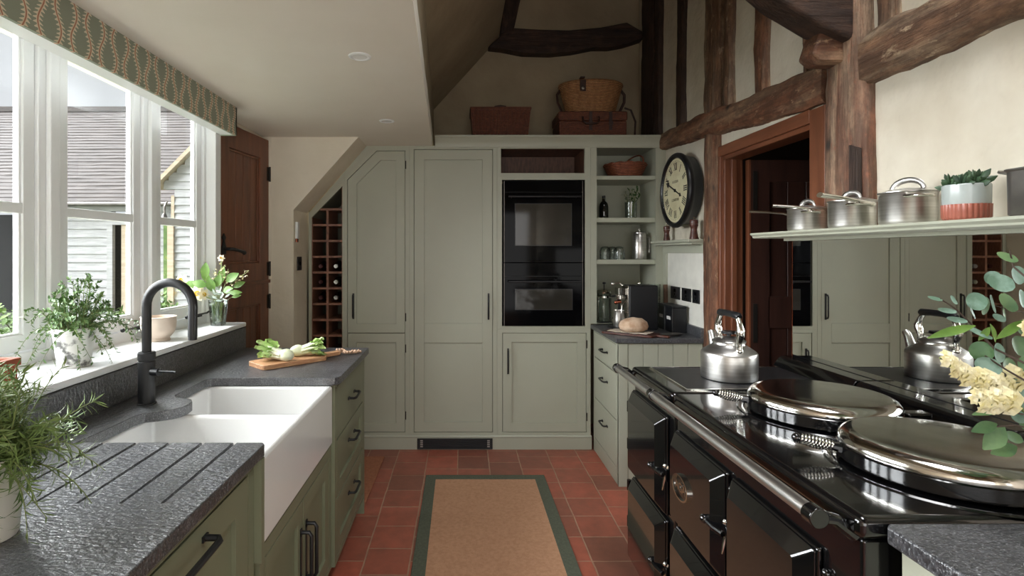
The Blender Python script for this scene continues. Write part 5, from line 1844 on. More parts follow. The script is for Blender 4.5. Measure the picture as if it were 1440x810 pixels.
# tall steel coffee pot
t = proto('coffee_pot', 'tall cylindrical steel coffee pot on the third open shelf', 'coffee pot')
b = MB(); b.lathe([(0.0, 0.0), (0.052, 0.0), (0.054, 0.004), (0.049, 0.19), (0.046, 0.194), (0.0, 0.195)], (0, 0, 0), 36); b.build('body', 'steel', t, local=True, smooth=40)
b = MB(); b.lathe([(0.047, 0.1955), (0.047, 0.202), (0.02, 0.212), (0.0, 0.213)], (0, 0, 0), 30); b.lathe([(0.0, 0.213), (0.005, 0.213), (0.005, 0.218), (0.010, 0.222), (0.009, 0.230), (0.0, 0.233)], (0, 0, 0), 16); b.build('lid', 'steel', t, local=True, smooth=40)
b = MB(); b.tube([(0.045, 0.02, 0.17), (0.08, 0.03, 0.17), (0.088, 0.033, 0.12), (0.082, 0.03, 0.05), (0.05, 0.02, 0.035)], 0.007, 10); b.build('handle', 'steel', t, local=True, smooth=60)
put(t, (sx(897), 4.08, shz[2]))
# drinking glasses
g = proto('drinking_glass', 'upturned clear tumbler on the third open shelf, in front beside the steel coffee pot', 'glass', 'tumblers on the third open shelf')
b = MB(); b.lathe([(0.038, 0.0), (0.040, 0.002), (0.041, 0.06), (0.034, 0.088), (0.02, 0.097), (0.0, 0.099), (0.0, 0.094), (0.018, 0.092), (0.031, 0.085), (0.038, 0.06), (0.038, 0.0)], (0, 0, 0), 32, close=True); b.build('vessel', 'glass', g, local=True, smooth=50)
put(g, (sx(871, 4.04), 4.04, shz[2]))
dup(g, (sx(851, 4.04), 4.04, shz[2]), 0, 'upturned clear tumbler on the third open shelf, at the end by the ovens')
dup(g, (sx(861, 4.16), 4.16, shz[2]), 0, 'upturned clear tumbler on the third open shelf, behind the other two')

# ================================================================== COFFEE CORNER
t = proto('cafetiere', 'glass cafetiere with a chrome frame, in the bottom of the shelf unit', 'cafetiere')
b = MB(); b.lathe([(0.0, 0.012), (0.052, 0.012), (0.054, 0.016), (0.054, 0.215), (0.058, 0.222), (0.0555, 0.222), (0.0515, 0.213), (0.0515, 0.018), (0.0, 0.017)], (0, 0, 0), 36); b.build('beaker', 'glass', t, local=True)
b = MB(); b.lathe([(0.0, 0.0), (0.06, 0.0), (0.06, 0.008), (0.0, 0.011)], (0, 0, 0), 32); b.build('base', 'plastic', t, local=True)
b = MB(); b.lathe([(0.057, 0.2225), (0.0585, 0.232), (0.05, 0.246), (0.02, 0.256), (0.0, 0.257)], (0, 0, 0), 32); l = b.build('lid', 'chrome', t, local=True, smooth=40)
b = MB(); b.lathe([(0, 0.257), (0.004, 0.257), (0.004, 0.29), (0.012, 0.292), (0.013, 0.302), (0.0, 0.308)], (0, 0, 0), 16); b.build('plunger', 'plastic', l, local=True)
b = MB()
for i in range(4):
    a = i * PI / 2 + 0.5
    b.tube([(0.0575 * math.cos(a), 0.0575 * math.sin(a), 0.006), (0.0575 * math.cos(a), 0.0575 * math.sin(a), 0.2)], 0.004, 6)
b.lathe([(0.0555, 0.19), (0.0585, 0.19), (0.0585, 0.202), (0.0555, 0.202)], (0, 0, 0), 36, close=True)
b.build('chrome_frame', 'chrome', t, local=True)
b = MB(); b.tube([(0.05, -0.035, 0.2), (0.085, -0.05, 0.205), (0.098, -0.058, 0.15), (0.09, -0.055, 0.06), (0.055, -0.035, 0.035)], 0.008, 10); b.build('handle', 'plastic', t, local=True)
put(t, (sx(850, 4.05), 4.06, 0.9215))

# coffee machine: black body, chrome working side towards the room
t = proto('coffee_machine', 'black coffee machine with a chrome front on the granite worktop', 'coffee machine')
b = MB(); b.box(-0.085, 0.115, -0.075, 0.075, 0.0, 0.305); b.build('body', 'plastic', t, local=True, bevel=0.012, seg=3)
b = MB(); b.box(-0.092, -0.0855, -0.07, 0.07, 0.03, 0.30); b.build('front_plate', 'chrome', t, local=True, bevel=0.003)
b = MB(); b.box(-0.15, -0.0925, -0.045, 0.045, 0.235, 0.285); b.cyl((-0.125, 0, 0.235), (-0.125, 0, 0.205), 0.028, 20); b.build('brew_head', 'chrome', t, local=True, bevel=0.004)
b = MB(); b.tube([(-0.10, 0.03, 0.30), (-0.12, 0.03, 0.315), (-0.165, 0.03, 0.312)], 0.006, 8); b.ball((-0.17, 0.03, 0.311), 0.012); b.build('lever', 'chrome', t, local=True)
b = MB(); b.tube([(-0.10, -0.055, 0.20), (-0.13, -0.06, 0.17), (-0.135, -0.06, 0.11)], 0.004, 8); b.build('steam_wand', 'chrome', t, local=True)
b = MB(); b.cyl((-0.155, -0.02, 0.185), (-0.125, -0.02, 0.19), 0.012, 12); b.ball((-0.16, -0.02, 0.184), 0.014); b.build('portafilter_knob', 'copper', t, local=True)
b = MB(); loft(b, [(rr4(-0.20, -0.08, -0.075, 0.075, 0.03), 0.0), (rr4(-0.20, -0.08, -0.075, 0.075, 0.03), 0.014), (rr4(-0.192, -0.085, -0.068, 0.068, 0.026), 0.018)]); b.build('drip_tray', 'plastic', t, local=True)
b = MB(); b.ball((0.0, -0.02, 0.314), 0.013); b.build('top_knob', 'chrome', t, local=True)
put(t, (1.222, 3.74, CT))
t = proto('milk_jug', 'rosy steel milk jug under the coffee machine spout', 'jug')
b = MB(); b.lathe([(0.0, 0.0), (0.037, 0.0), (0.040, 0.004), (0.040, 0.05), (0.033, 0.095), (0.036, 0.112), (0.034, 0.112), (0.031, 0.095), (0.0375, 0.05), (0.037, 0.006), (0.0, 0.005)], (0, 0, 0), 32); b.build('body', 'steel', t, local=True, smooth=50)
b = MB(); b.tube([(0.03, -0.02, 0.10), (0.055, -0.035, 0.10), (0.06, -0.04, 0.065), (0.055, -0.035, 0.03), (0.036, -0.02, 0.022)], 0.004, 8); b.build('handle', 'chrome', t, local=True)
put(t, (1.082, 3.715, CT + 0.0185))

def canister(label, y0, y1):
    t = thing('storage_box', (1.425, (y0 + y1) / 2, CT), label, 'box', 'black boxes by the sockets')
    b = MB(); b.box(1.378, 1.472, y0, y1, CT, CT + 0.165); b.build('box', 'plastic', t, bevel=0.004)
    b = MB(); b.box(1.376, 1.474, y0 - 0.001, y1 + 0.001, CT + 0.1655, CT + 0.176); b.build('lid', 'plastic', t, bevel=0.003)
    b = MB(); b.box(1.3765, 1.3779, (y0 + y1) / 2 - 0.03, (y0 + y1) / 2 + 0.03, CT + 0.083, CT + 0.105); b.build('paper_label', 'label', t)
    b = MB(); b.box(1.3772, 1.3779, y0 + 0.002, y0 + 0.007, CT + 0.005, CT + 0.16); b.build('edge_line', 'darksteel', t)
canister('black lidded box with a white label, nearer the broad counter end', 3.53, 3.655)
canister('black lidded box with a white label, tucked beside the coffee machine', 3.664, 3.79)
t = proto('glass_jar', 'clear glass jar behind the black boxes', 'jar')
b = MB(); glass_pot(b, 0.04, 0.046, 0.30); b.build('vessel', 'glass', t, local=True)
put(t, (1.385, 3.885, CT))
b = MB(); b.hexa([(1.440, 3.83, CT + 0.0005), (1.470, 3.83, CT + 0.0005), (1.470, 3.85, CT + 0.0005), (1.440, 3.85, CT + 0.0005), (1.440, 3.845, CT + 0.30), (1.470, 3.845, CT + 0.30), (1.470, 3.862, CT + 0.30), (1.440, 3.862, CT + 0.30)])
tag(b.build('paddle_board', 'oakZ', bevel=0.004), 'narrow brown wooden board standing behind the black boxes', 'board')

# bread on a cloth on a board
bc_ = (1.10, 3.475)
t = proto('bread_board', 'thin reddish wooden board under the loaf', 'board')
b = MB(); b.prism(rr4(-0.17, 0.17, -0.075, 0.075, 0.02), 0.0, 0.014, flat(0)); b.build('board', 'walnut', t, local=True, bevel=0.003)
b = MB(); b.prism(rr4(0.165, 0.25, -0.02, 0.02, 0.012), 0.001, 0.013, flat(0)); b.build('handle', 'walnut', t, local=True, bevel=0.003)
put(t, (1.085, 3.475, CT + 0.0005), R(-38))
def cloth_z(x, y): return 0.0155 + 0.004 * (1 + noise.noise(Vector((x * 26, y * 26, 0))))
b = MB()
n = 22
gv = [[b.bm.verts.new((-0.13 + 0.26 * i / n, -0.062 + 0.124 * j / 12, cloth_z(i / n * 0.26, j * 0.011))) for j in range(13)] for i in range(n + 1)]
for i in range(n):
    for j in range(12):
        b.face([gv[i][j], gv[i + 1][j], gv[i + 1][j + 1], gv[i][j + 1]])
o = b.build('linen_cloth', 'linen', local=True, solid=0.003)
put(tag(o, 'cream linen cloth rumpled beneath the loaf', 'cloth'), (1.085, 3.475, CT), R(-38))
b = MB()
prof = [(0.0, 0.0), (0.062, 0.0), (0.082, 0.012), (0.090, 0.032), (0.080, 0.058), (0.052, 0.078), (0.02, 0.085), (0.0, 0.086)]
b.lathe(prof, (0, 0, 0), 40, fn=lambda x, y, z: (x * 1.1 * (1 + 0.04 * noise.noise(Vector((x * 20, y * 20, z * 20)))), y * 0.92, z + 0.004 * noise.noise(Vector((x * 30, y * 30, 4)))))
o = b.build('bread_loaf', 'bread', local=True, smooth=80)
put(tag(o, 'round floury crusty loaf on the linen cloth', 'bread'), (1.105, 3.47, CT + 0.024), 0.3)
t = proto('oval_dish', 'small dark oval dish at the corner of the bread board', 'dish')
b = MB(); b.lathe([(0.0, 0.0), (0.05, 0.0), (0.075, 0.012), (0.077, 0.015), (0.07, 0.014), (0.048, 0.006), (0.0, 0.005)], (0, 0, 0), 32, fn=lambda x, y, z: (x, y * 0.6, z)); b.build('dish', 'darksteel', t, local=True)
put(t, (1.33, 3.415, CT + 0.0005), 0.2)

# ================================================================== BASKETS ON TOP OF THE CUPBOARDS
t = proto('wicker_hamper', 'dark russet wicker hamper on top of the tall cupboards', 'basket')
def tapered(b, x0, x1, y0, y1, z0, z1, fl):
    return b.hexa([(x0 + fl, y0 + fl * .6, z0), (x1 - fl, y0 + fl * .6, z0), (x1 - fl, y1 - fl * .6, z0), (x0 + fl, y1 - fl * .6, z0), (x0, y0, z1), (x1, y0, z1), (x1, y1, z1), (x0, y1, z1)])
b = MB(); tapered(b, -0.225, 0.225, -0.15, 0.15, 0, 0.215, 0.02)
for i in range(15):
    x = -0.2 + 0.4 * i / 14
    b.tube([(x * 0.93, -0.141, 0.004), (x, -0.152, 0.21)], 0.005, 6)
b.build('basket_body', 'wicker_red', t, local=True)
b = MB(); b.box(-0.232, 0.232, -0.158, 0.158, 0.2155, 0.238); lid = b.build('lid', 'wicker_red', t, local=True, bevel=0.008)
b = MB(); b.tube([(-0.05, -0.10, 0.236), (-0.04, -0.10, 0.252), (0.0, -0.10, 0.258), (0.04, -0.10, 0.252), (0.05, -0.10, 0.236)], 0.007, 8); b.build('handle', 'leather', lid, local=True)
put(t, (0.29, 4.20, TOPZ + 0.0002))
t = proto('wicker_suitcase', 'low reddish wicker suitcase with leather straps, beneath the round basket', 'basket')
b = MB(); b.box(-0.255, 0.255, -0.15, 0.15, 0.0, 0.135); b.build('basket_body', 'wicker_red', t, local=True, bevel=0.012)
b = MB(); b.box(-0.26, 0.26, -0.155, 0.155, 0.1355, 0.205); lid = b.build('lid', 'wicker_red', t, local=True, bevel=0.012)
for x in (-0.02, 0.13):
    b = MB(); b.box(x - 0.012, x + 0.012, -0.162, -0.1552, 0.06, 0.2); b.box(x - 0.016, x + 0.016, -0.166, -0.1622, 0.10, 0.125); b.build('strap', 'leather', t, local=True)
b = MB(); b.tube([(-0.08, -0.157, 0.16), (-0.08, -0.175, 0.125), (-0.06, -0.18, 0.105), (0.02, -0.18, 0.105), (0.04, -0.175, 0.125), (0.04, -0.157, 0.16)], 0.008, 8); b.build('handle', 'leather', t, local=True)
put(t, (0.985, 4.20, TOPZ + 0.0002))
t = proto('round_basket', 'golden oval wicker basket with a leather clasp, stacked on the suitcase', 'basket')
ov = lambda x, y, z: (x, y * 0.62, z)
b = MB(); b.lathe([(0.0, 0.0), (0.175, 0.0), (0.185, 0.01), (0.238, 0.20), (0.245, 0.215), (0.0, 0.215)], (0, 0, 0), 96, fn=ov, lobes=lambda a, z: 1 + 0.014 * math.sin(a * 26)); b.build('basket_body', 'wicker', t, local=True, smooth=50)
b = MB(); b.lathe([(0.246, 0.2155), (0.252, 0.222), (0.250, 0.236), (0.235, 0.246), (0.15, 0.262), (0.0, 0.268)], (0, 0, 0), 64, fn=ov); lid = b.build('lid', 'wicker', t, local=True, smooth=40)
b = MB(); b.box(-0.115, -0.07, -0.158, -0.149, 0.15, 0.235); b.box(-0.11, -0.075, -0.150, -0.10, 0.252, 0.262); b.build('clasp_strap', 'leather', lid, local=True, bevel=0.003)
b = MB(); b.ball((-0.093, -0.162, 0.17), 0.012, sc_=(1, 0.5, 1)); b.build('clasp_stud', 'foil', lid, local=True)
for s in (-1, 1):
    b = MB(); b.tube([(s * 0.235, 0, 0.20), (s * 0.262, -0.01, 0.16), (s * 0.258, -0.015, 0.10), (s * 0.225, -0.01, 0.03), (s * 0.19, 0, 0.005)], 0.011, 8, flat=0.5); b.build('carry_strap', 'leather', t, local=True)
b = MB(); b.tube([(0.262, -0.01, 0.06), (0.31, -0.02, 0.04), (0.345, -0.02, -0.05), (0.34, -0.02, -0.15), (0.335, -0.02, -0.203)], 0.008, 8); b.build('trailing_strap', 'leather', t, local=True)
put(t, (1.0, 4.20, TOPZ + 0.2056))

# ================================================================== SILL AND SINK SIDE
SILL = 1.0603
t = proto('stoneware_bowl', 'pale pink footed stoneware bowl on the window sill behind the tap', 'bowl')
b = MB(); b.lathe([(0.0, 0.0), (0.046, 0.0), (0.048, 0.004), (0.044, 0.014), (0.050, 0.020), (0.063, 0.036), (0.070, 0.060), (0.071, 0.085), (0.070, 0.103), (0.073, 0.106), (0.068, 0.107), (0.065, 0.10), (0.062, 0.055), (0.04, 0.032), (0.0, 0.028)], (0, 0, 0), 44); b.build('bowl', 'stoneware', t, local=True, smooth=50)
put(t, (-1.345, 2.385, SILL))

# herb in a flaking white pot
def stemmy(b, b2, base, tip, droop, n, L, W, rg, r=0.0016, leaf_from=0.2, spread=1.0, rows=3, curl=0.2):
    base, tip = Vector(base), Vector(tip)
    mid = base.lerp(tip, 0.5) + Vector((rg.uniform(-1, 1), rg.uniform(-1, 1), 1.0)) * 0.25 * (tip - base).length
    end = tip + Vector((0, 0, -droop))
    pts = []
    for i in range(9):
        t_ = i / 8
        pts.append(base * (1 - t_) ** 2 + mid * 2 * t_ * (1 - t_) + end * t_ * t_)
    b2.tube(pts, [r * (1 - 0.6 * i / 8) for i in range(9)], 5)
    for j in range(n):
        t_ = leaf_from + (1 - leaf_from) * (j + rg.random() * 0.6) / n
        f = t_ * 8; i = min(7, int(f))
        p = pts[i].lerp(pts[i + 1], f - i)
        ax = (pts[i + 1] - pts[i]).normalized()
        o_ = ax.orthogonal().normalized()
        o_.rotate(Matrix.Rotation(rg.uniform(0, 2 * PI), 3, ax))
        d = (ax * rg.uniform(0.3, 0.9) + o_ * spread).normalized()
        s = rg.uniform(0.7, 1.15)
        b.leaf(p, d, ax, L * s, W * s, curl=rg.uniform(-0.1, curl), fold=0.3, rows=rows)

t = proto('potted_herb', 'straggly small-leaved herb in a flaking white pot on the window sill', 'plant')
b = MB(); b.lathe([(0.0, 0.0), (0.046, 0.0), (0.048, 0.004), (0.060, 0.108), (0.064, 0.110), (0.066, 0.132), (0.063, 0.134), (0.060, 0.130), (0.056, 0.108), (0.044, 0.01), (0.0, 0.008)], (0, 0, 0), 40); b.build('pot', 'distress', t, local=True, smooth=40)
b = MB(); b.lathe([(0.0, 0.112), (0.0565, 0.112), (0.0565, 0.108), (0.0, 0.106)], (0, 0, 0), 24); b.build('soil', 'soil', t, local=True)
rg = random.Random(21)
b = MB(); b2 = MB()
for i in range(74):
    a = rg.uniform(0, 2 * PI); rr = abs(rg.gauss(0, 0.09)) + 0.02; rr = min(rr, 0.23)
    h = max(0.03, 0.17 - rr * 0.5 + rg.uniform(-0.07, 0.09))
    x, y = rr * math.cos(a), rr * math.sin(a)
    x = max(x, -0.13 - 0.0)
    droop = 0.05 + 0.09 * (rr > 0.12)
    stemmy(b, b2, (0.028 * math.cos(a), 0.028 * math.sin(a), 0.11), (x, y, 0.12 + h), droop, 20, 0.017, 0.009, rg, leaf_from=0.15)
for (x, y, z, dr) in ((0.02, 0.30, 0.16, 0.12), (0.10, 0.22, 0.20, 0.12), (0.05, -0.22, 0.14, 0.10), (0.11, 0.05, 0.10, 0.13), (0.09, -0.08, 0.08, 0.14), (0.0, 0.12, 0.30, 0.02), (-0.03, 0.03, 0.30, 0.01), (0.02, -0.14, 0.26, 0.03), (0.06, 0.33, 0.12, 0.06)):
    stemmy(b, b2, (0.02, 0.01, 0.11), (x, y, z), dr, 22, 0.016, 0.008, rg, leaf_from=0.15)
b2.build('stems', 'stem', t, local=True); b.build('foliage', 'leaf_herb', t, local=True, recalc=False)
put(t, (-1.33, 1.845, SILL))

t = thing('terracotta_trough', (-1.37, 1.38, SILL), 'terracotta trough on the window sill behind the bushy rosemary', 'planter')
b = MB(); b.ring(rect(-1.455, -1.275, 1.2, 1.545), rect(-1.437, -1.293, 1.218, 1.527), 0.0, 0.086, flat(SILL)); b.box(-1.45, -1.28, 1.205, 1.54, SILL, SILL + 0.015); b.ring(rect(-1.461, -1.269, 1.194, 1.551), rect(-1.44, -1.29, 1.215, 1.53), 0.066, 0.088, flat(SILL)); b.build('trough', 'terracotta', t, bevel=0.003)
b = MB(); b.box(-1.436, -1.294, 1.219, 1.526, SILL + 0.0155, SILL + 0.072); b.build('soil', 'soil', t)

# flowers in a tumbler
VX, VY = -1.308, 2.885
t = thing('glass_tumbler', (VX, VY, SILL), 'clear glass tumbler of spring flowers at the door end of the sill', 'vase')
b = MB(); b.lathe([(0.0, 0.0), (0.036, 0.0), (0.038, 0.003), (0.050, 0.135), (0.0475, 0.135), (0.036, 0.008), (0.0, 0.008)], (VX, VY, SILL), 36); b.build('vessel', 'glass', t, smooth=40)
b = MB(); b.lathe([(0.0, 0.0085), (0.0355, 0.0085), (0.0445, 0.10), (0.0, 0.10)], (VX, VY, SILL), 30); b.build('water', 'water', t)
fl = thing('flower_bunch', (VX, VY, SILL + 0.01), 'bunch of narcissi, white bells and fresh leaves in the tumbler on the sill', 'flowers')
rg = random.Random(17)
st = MB(); lf_ = MB(); ye = MB(); wh = MB(); cr = MB(); sv = MB()
base = Vector((VX, VY, SILL + 0.02))
def fpt(px, py, dy=0.0):
    return wp(px, py, VY + dy)
def stalk(p, r=0.0018):
    p = Vector(p); q = base + Vector((rg.uniform(-.02, .02), rg.uniform(-.02, .02), 0))
    st.tube([q, Vector((VX, VY, SILL + 0.13)).lerp(p, 0.15) , q.lerp(p, 0.75) + Vector((0, 0, 0.02)), p], r, 5)
def narcissus(c, nrm, R_):
    wh, ye = MB(), MB()
    c = Vector(c); nrm = Vector(nrm).normalized(); u = nrm.orthogonal().normalized(); v = nrm.cross(u)
    for i in range(6):
        a = i * PI / 3 + 0.2
        d = u * math.cos(a) + v * math.sin(a)
        wh.leaf(c, (d + nrm * 0.25).normalized(), nrm, R_, R_ * 0.72, curl=0.25, fold=0.1, rows=4)
    n_ = 14
    r1, r2 = [], []
    for i in range(n_):
        a = 2 * PI * i / n_; d = u * math.cos(a) + v * math.sin(a)
        r1.append(ye.bm.verts.new(c + d * R_ * 0.20)); r2.append(ye.bm.verts.new(c + nrm * R_ * 0.42 + d * R_ * (0.34 + 0.03 * math.sin(a * 7))))
    m_ = ye.bm.verts.new(c + nrm * R_ * 0.05)
    for i in range(n_):
        j = (i + 1) % n_
        ye.face([r1[i], r1[j], r2[j], r2[i]]); ye.face([m_, r1[j], r1[i]])
    h_ = wh.build('narcissus', 'petal_white', fl, recalc=False)
    ye.build('trumpet', 'petal_yellow', h_, recalc=False)
for (px, py, dy, R_, nr) in ((278, 413, -0.03, 0.042, (0.3, -1, 0.15)), (255, 395, 0.0, 0.036, (0.2, -1, 0.4)), (311, 363, 0.03, 0.020, (0.2, -1, 0.3)), (286, 414, -0.06, 0.032, (0.9, -0.8, 0.0))):
    p = fpt(px, py, dy); stalk(p); narcissus(p, nr, R_)
for (px, py, dy, dx, dz, L, W) in ((289, 392, 0, 0.05, 1, 0.085, 0.05), (292, 402, -0.02, -0.9, 0.3, 0.08, 0.045), (300, 410, -0.03, -0.25, 0.9, 0.075, 0.05), (304, 404, -0.02, 0.3, 0.9, 0.07, 0.045), (281, 404, 0.0, -0.9, 0.5, 0.07, 0.04),
                                   (318, 396, 0.0, 0.7, 0.5, 0.08, 0.05), (322, 412, 0.0, 0.9, 0.1, 0.07, 0.03), (328, 404, 0.02, 0.8, 0.4, 0.07, 0.035), (310, 400, 0.05, 0.2, 1, 0.10, 0.045), (296, 398, 0.05, -0.5, 0.8, 0.08, 0.04), (272, 400, 0.02, -0.8, 0.2, 0.06, 0.03), (262, 405, 0.0, -0.9, -0.2, 0.05, 0.025), (314, 410, -0.04, 0.5, 0.2, 0.06, 0.04), (326, 418, -0.02, 0.9, 0.25, 0.05, 0.02)):
    p = fpt(px, py, dy); stalk(p, 0.0013); lf_.leaf(p, (dx, -0.25, dz), (0.1, -1, 0.3), L, W, curl=0.25, fold=0.2, rows=5)
for (px0, py0, px1, py1, n_) in ((322, 402, 349, 382, 16), (312, 396, 312, 368, 14), (305, 398, 300, 380, 9), (318, 396, 321, 378, 9)):
    p0, p1 = fpt(px0, py0), fpt(px1, py1); stalk(p0); st.tube([p0, p0.lerp(p1, 0.5) + Vector((0, 0, .006)), p1], 0.0016, 5)
    for i in range(n_):
        p = p0.lerp(p1, (i + 0.5) / n_) + Vector((rg.uniform(-.014, .014), rg.uniform(-.014, .014), rg.uniform(-.012, .01)))
        for j in range(4):
            cr.leaf(p, (rg.uniform(-1, 1), rg.uniform(-1, 1), rg.uniform(-.8, .6)), (0, 0, 1), 0.013, 0.008, rows=2)
for i in range(20):
    p = fpt(306 + rg.uniform(-6, 12), 418 + rg.uniform(-10, 8), -0.045 + rg.uniform(-0.01, 0.01))
    sv.leaf(p, (rg.uniform(-1, 1), rg.uniform(-0.8, 0), rg.uniform(-.3, 1)), (0, -1, 0.3), 0.038, 0.012, curl=0.2, rows=3)
for i in range(26):
    a = rg.uniform(0, 6.28)
    st.tube([base + Vector((rg.uniform(-.025, .025), rg.uniform(-.025, .025), 0)), base + Vector((0.032 * math.cos(a), 0.032 * math.sin(a), 0.10))], 0.0018, 5)
st.build('stems', 'stem', fl); lf_.build('leaves', 'leaf_lime', fl, recalc=False); cr.build('bell_flowers', 'petal_cream', fl, recalc=False); sv.build('silver_leaves', 'leaf_silver', fl, recalc=False)

# rosemary nearest the camera
t = proto('potted_rosemary', 'bushy rosemary in a plain white pot standing on the draining board', 'plant')
b = MB(); b.lathe([(0.0, 0.0), (0.044, 0.0), (0.0465, 0.004), (0.059, 0.140), (0.062, 0.143), (0.062, 0.150), (0.059, 0.152), (0.0565, 0.147), (0.043, 0.010), (0.0, 0.008)], (0, 0, 0), 44); b.build('pot', 'potwhite', t, local=True, smooth=40)
b = MB(); b.lathe([(0.0, 0.128), (0.0545, 0.128), (0.053, 0.118), (0.0, 0.115)], (0, 0, 0), 24); b.build('soil', 'soil', t, local=True)
rg = random.Random(33)
b = MB(); b2 = MB()
for i in range(150):
    a = rg.uniform(0, 2 * PI); rr = min(0.17, abs(rg.gauss(0, 0.075)) + 0.02)
    h = 0.16 - rr * 0.55 + rg.uniform(-0.10, 0.05)
    stemmy(b, b2, (0.03 * math.cos(a), 0.03 * math.sin(a), 0.125), (rr * math.cos(a), rr * math.sin(a), 0.15 + h), 0.02 + 0.08 * (rr > 0.09), 30, 0.030, 0.0040, rg, r=0.0018, leaf_from=0.12, rows=3, curl=0.5)
for (x, y, z, dr) in ((0.17, 0.02, 0.22, 0.08), (0.18, 0.06, 0.17, 0.07), (0.15, -0.05, 0.18, 0.12), (0.12, 0.12, 0.24, 0.02), (0.07, 0.10, 0.30, 0.0), (0.16, 0.05, 0.10, 0.06), (0.13, -0.02, 0.27, 0.06)):
    stemmy(b, b2, (0.03, 0.01, 0.125), (x, y, z), dr, 34, 0.03, 0.0034, rg, r=0.0018, leaf_from=0.1, rows=3, curl=0.5)
b2.build('stems', 'stem', t, local=True); b.build('foliage', 'leaf_rosemary', t, local=True, recalc=False)
put(t, (-0.882, 1.0, 0.9202))

# ------------------------------------------------------------------ chopping board, vegetables
t = proto('chopping_board', 'oak chopping board with a short handle on the worktop by the sink', 'board')
b = MB()
bo = rr4(-0.166, 0.166, -0.081, 0.081, 0.022)
b.prism(bo, 0.0, 0.022, flat(0)); b.build('board', 'board', t, local=True, bevel=0.003)
b = MB(); b.prism([(0.160, -0.034), (0.185, -0.024), (0.27, -0.020), (0.285, -0.01), (0.285, 0.01), (0.27, 0.020), (0.185, 0.024), (0.160, 0.034)], 0.0015, 0.0205, flat(0)); b.build('handle', 'board', t, local=True, bevel=0.004)
BA = math.atan2(0.24, 0.231)
put(t, (-0.8325, 2.583, 0.9202), BA)
b = MB()
rg = random.Random(4)
pts = []
p0 = Vector((-0.632, 2.786, 0.932))
for i in range(30):
    t_ = i / 29
    pts.append(Vector((-0.648 + 0.105 * t_, 2.80 + 0.02 * math.sin(t_ * 9) + 0.015 * t_, 0.9292)) + Vector((0.010 * math.sin(i * 2.2), 0.014 * math.cos(i * 1.7), 0.008 * (1 - t_) * (i % 3))))
for p in pts:
    b.ball(p, rg.uniform(0.0062, 0.0082), 8, 6)
tag(b.build('bead_string', 'beads', smooth=60), 'string of pale wooden beads by the chopping board handle', 'beads')

def pakchoi(label, loc, rz, seedv, tilt=0.0):
    rg = random.Random(seedv)
    t = proto('pak_choi', label, 'vegetable', 'vegetables on the chopping board')
    b = MB()
    fn = lambda x, y, z: (z, y * 1.0, max(0.0, 0.026 + x * 0.95))
    b.lathe([(0.0, -0.004), (0.012, -0.004), (0.020, 0.004), (0.029, 0.022), (0.030, 0.036), (0.024, 0.056), (0.018, 0.072), (0.0, 0.074)], (0, 0, 0), 36, fn, lobes=lambda a, z: 1 + 0.09 * abs(math.sin(a * 2.5)))
    for i in range(7):
        a = i * 2 * PI / 7 + 0.3
        s0 = Vector((0.05, 0.016 * math.cos(a), 0.026 + 0.013 * math.sin(a)))
        s1 = Vector((0.095, 0.026 * math.cos(a), 0.030 + 0.022 * math.sin(a) + 0.006))
        s2 = Vector((0.125, 0.034 * math.cos(a), 0.034 + 0.028 * math.sin(a) + 0.008))
        for s in (s0, s1, s2):
            s.z = max(0.008, s.z)
        b.tube([s0, s1, s2], [0.011, 0.007, 0.0035], 8, flat=1.7)
    b.build('stalks', 'pak_white', t, local=True, smooth=60)
    b = MB()
    for i in range(9):
        a = i * 2 * PI / 9 + 0.3
        p = Vector((0.088 + rg.uniform(-.01, .01), 0.028 * math.cos(a), max(0.008, 0.034 + 0.024 * math.sin(a))))
        d = Vector((1.0, 0.5 * math.cos(a), 0.30 * math.sin(a) + 0.18 + tilt))
        up = Vector((0, 0.3 * math.cos(a), 1))
        L, W = rg.uniform(0.062, 0.085), rg.uniform(0.045, 0.06)
        d.normalize(); side = d.cross(up).normalized(); nrm = side.cross(d)
        rows = 7; grid = []
        for r_ in range(rows + 1):
            tt = r_ / rows
            w = W * 0.5 * math.sin(PI * (tt * 0.92 + 0.06)) ** 0.7
            row = []
            for c_ in range(-3, 4):
                u = c_ / 3
                q = p + d * L * tt + side * w * u + nrm * (0.010 * u * u - 0.012 * tt * tt + 0.005 * math.sin(tt * 14 + c_ * 2.1 + i) * abs(u))
                q.z = max(q.z, 0.003)
                row.append(b.bm.verts.new(q))
            grid.append(row)
        for ra, rb in zip(grid, grid[1:]):
            for c_ in range(6):
                b.face([ra[c_], ra[c_ + 1], rb[c_ + 1], rb[c_]])
    b.build('leaves', 'pak_green', t, local=True, recalc=False, smooth=60)
    put(t, loc, rz)
    return t
pakchoi('pale-bulbed pak choi with leaves towards the window on the chopping board', (-0.795, 2.515, 0.9424), R(168), 5, 0.25)
pakchoi('pak choi lying behind with bright leaves towards the board handle', (-0.835, 2.625, 0.9424), R(20), 9)

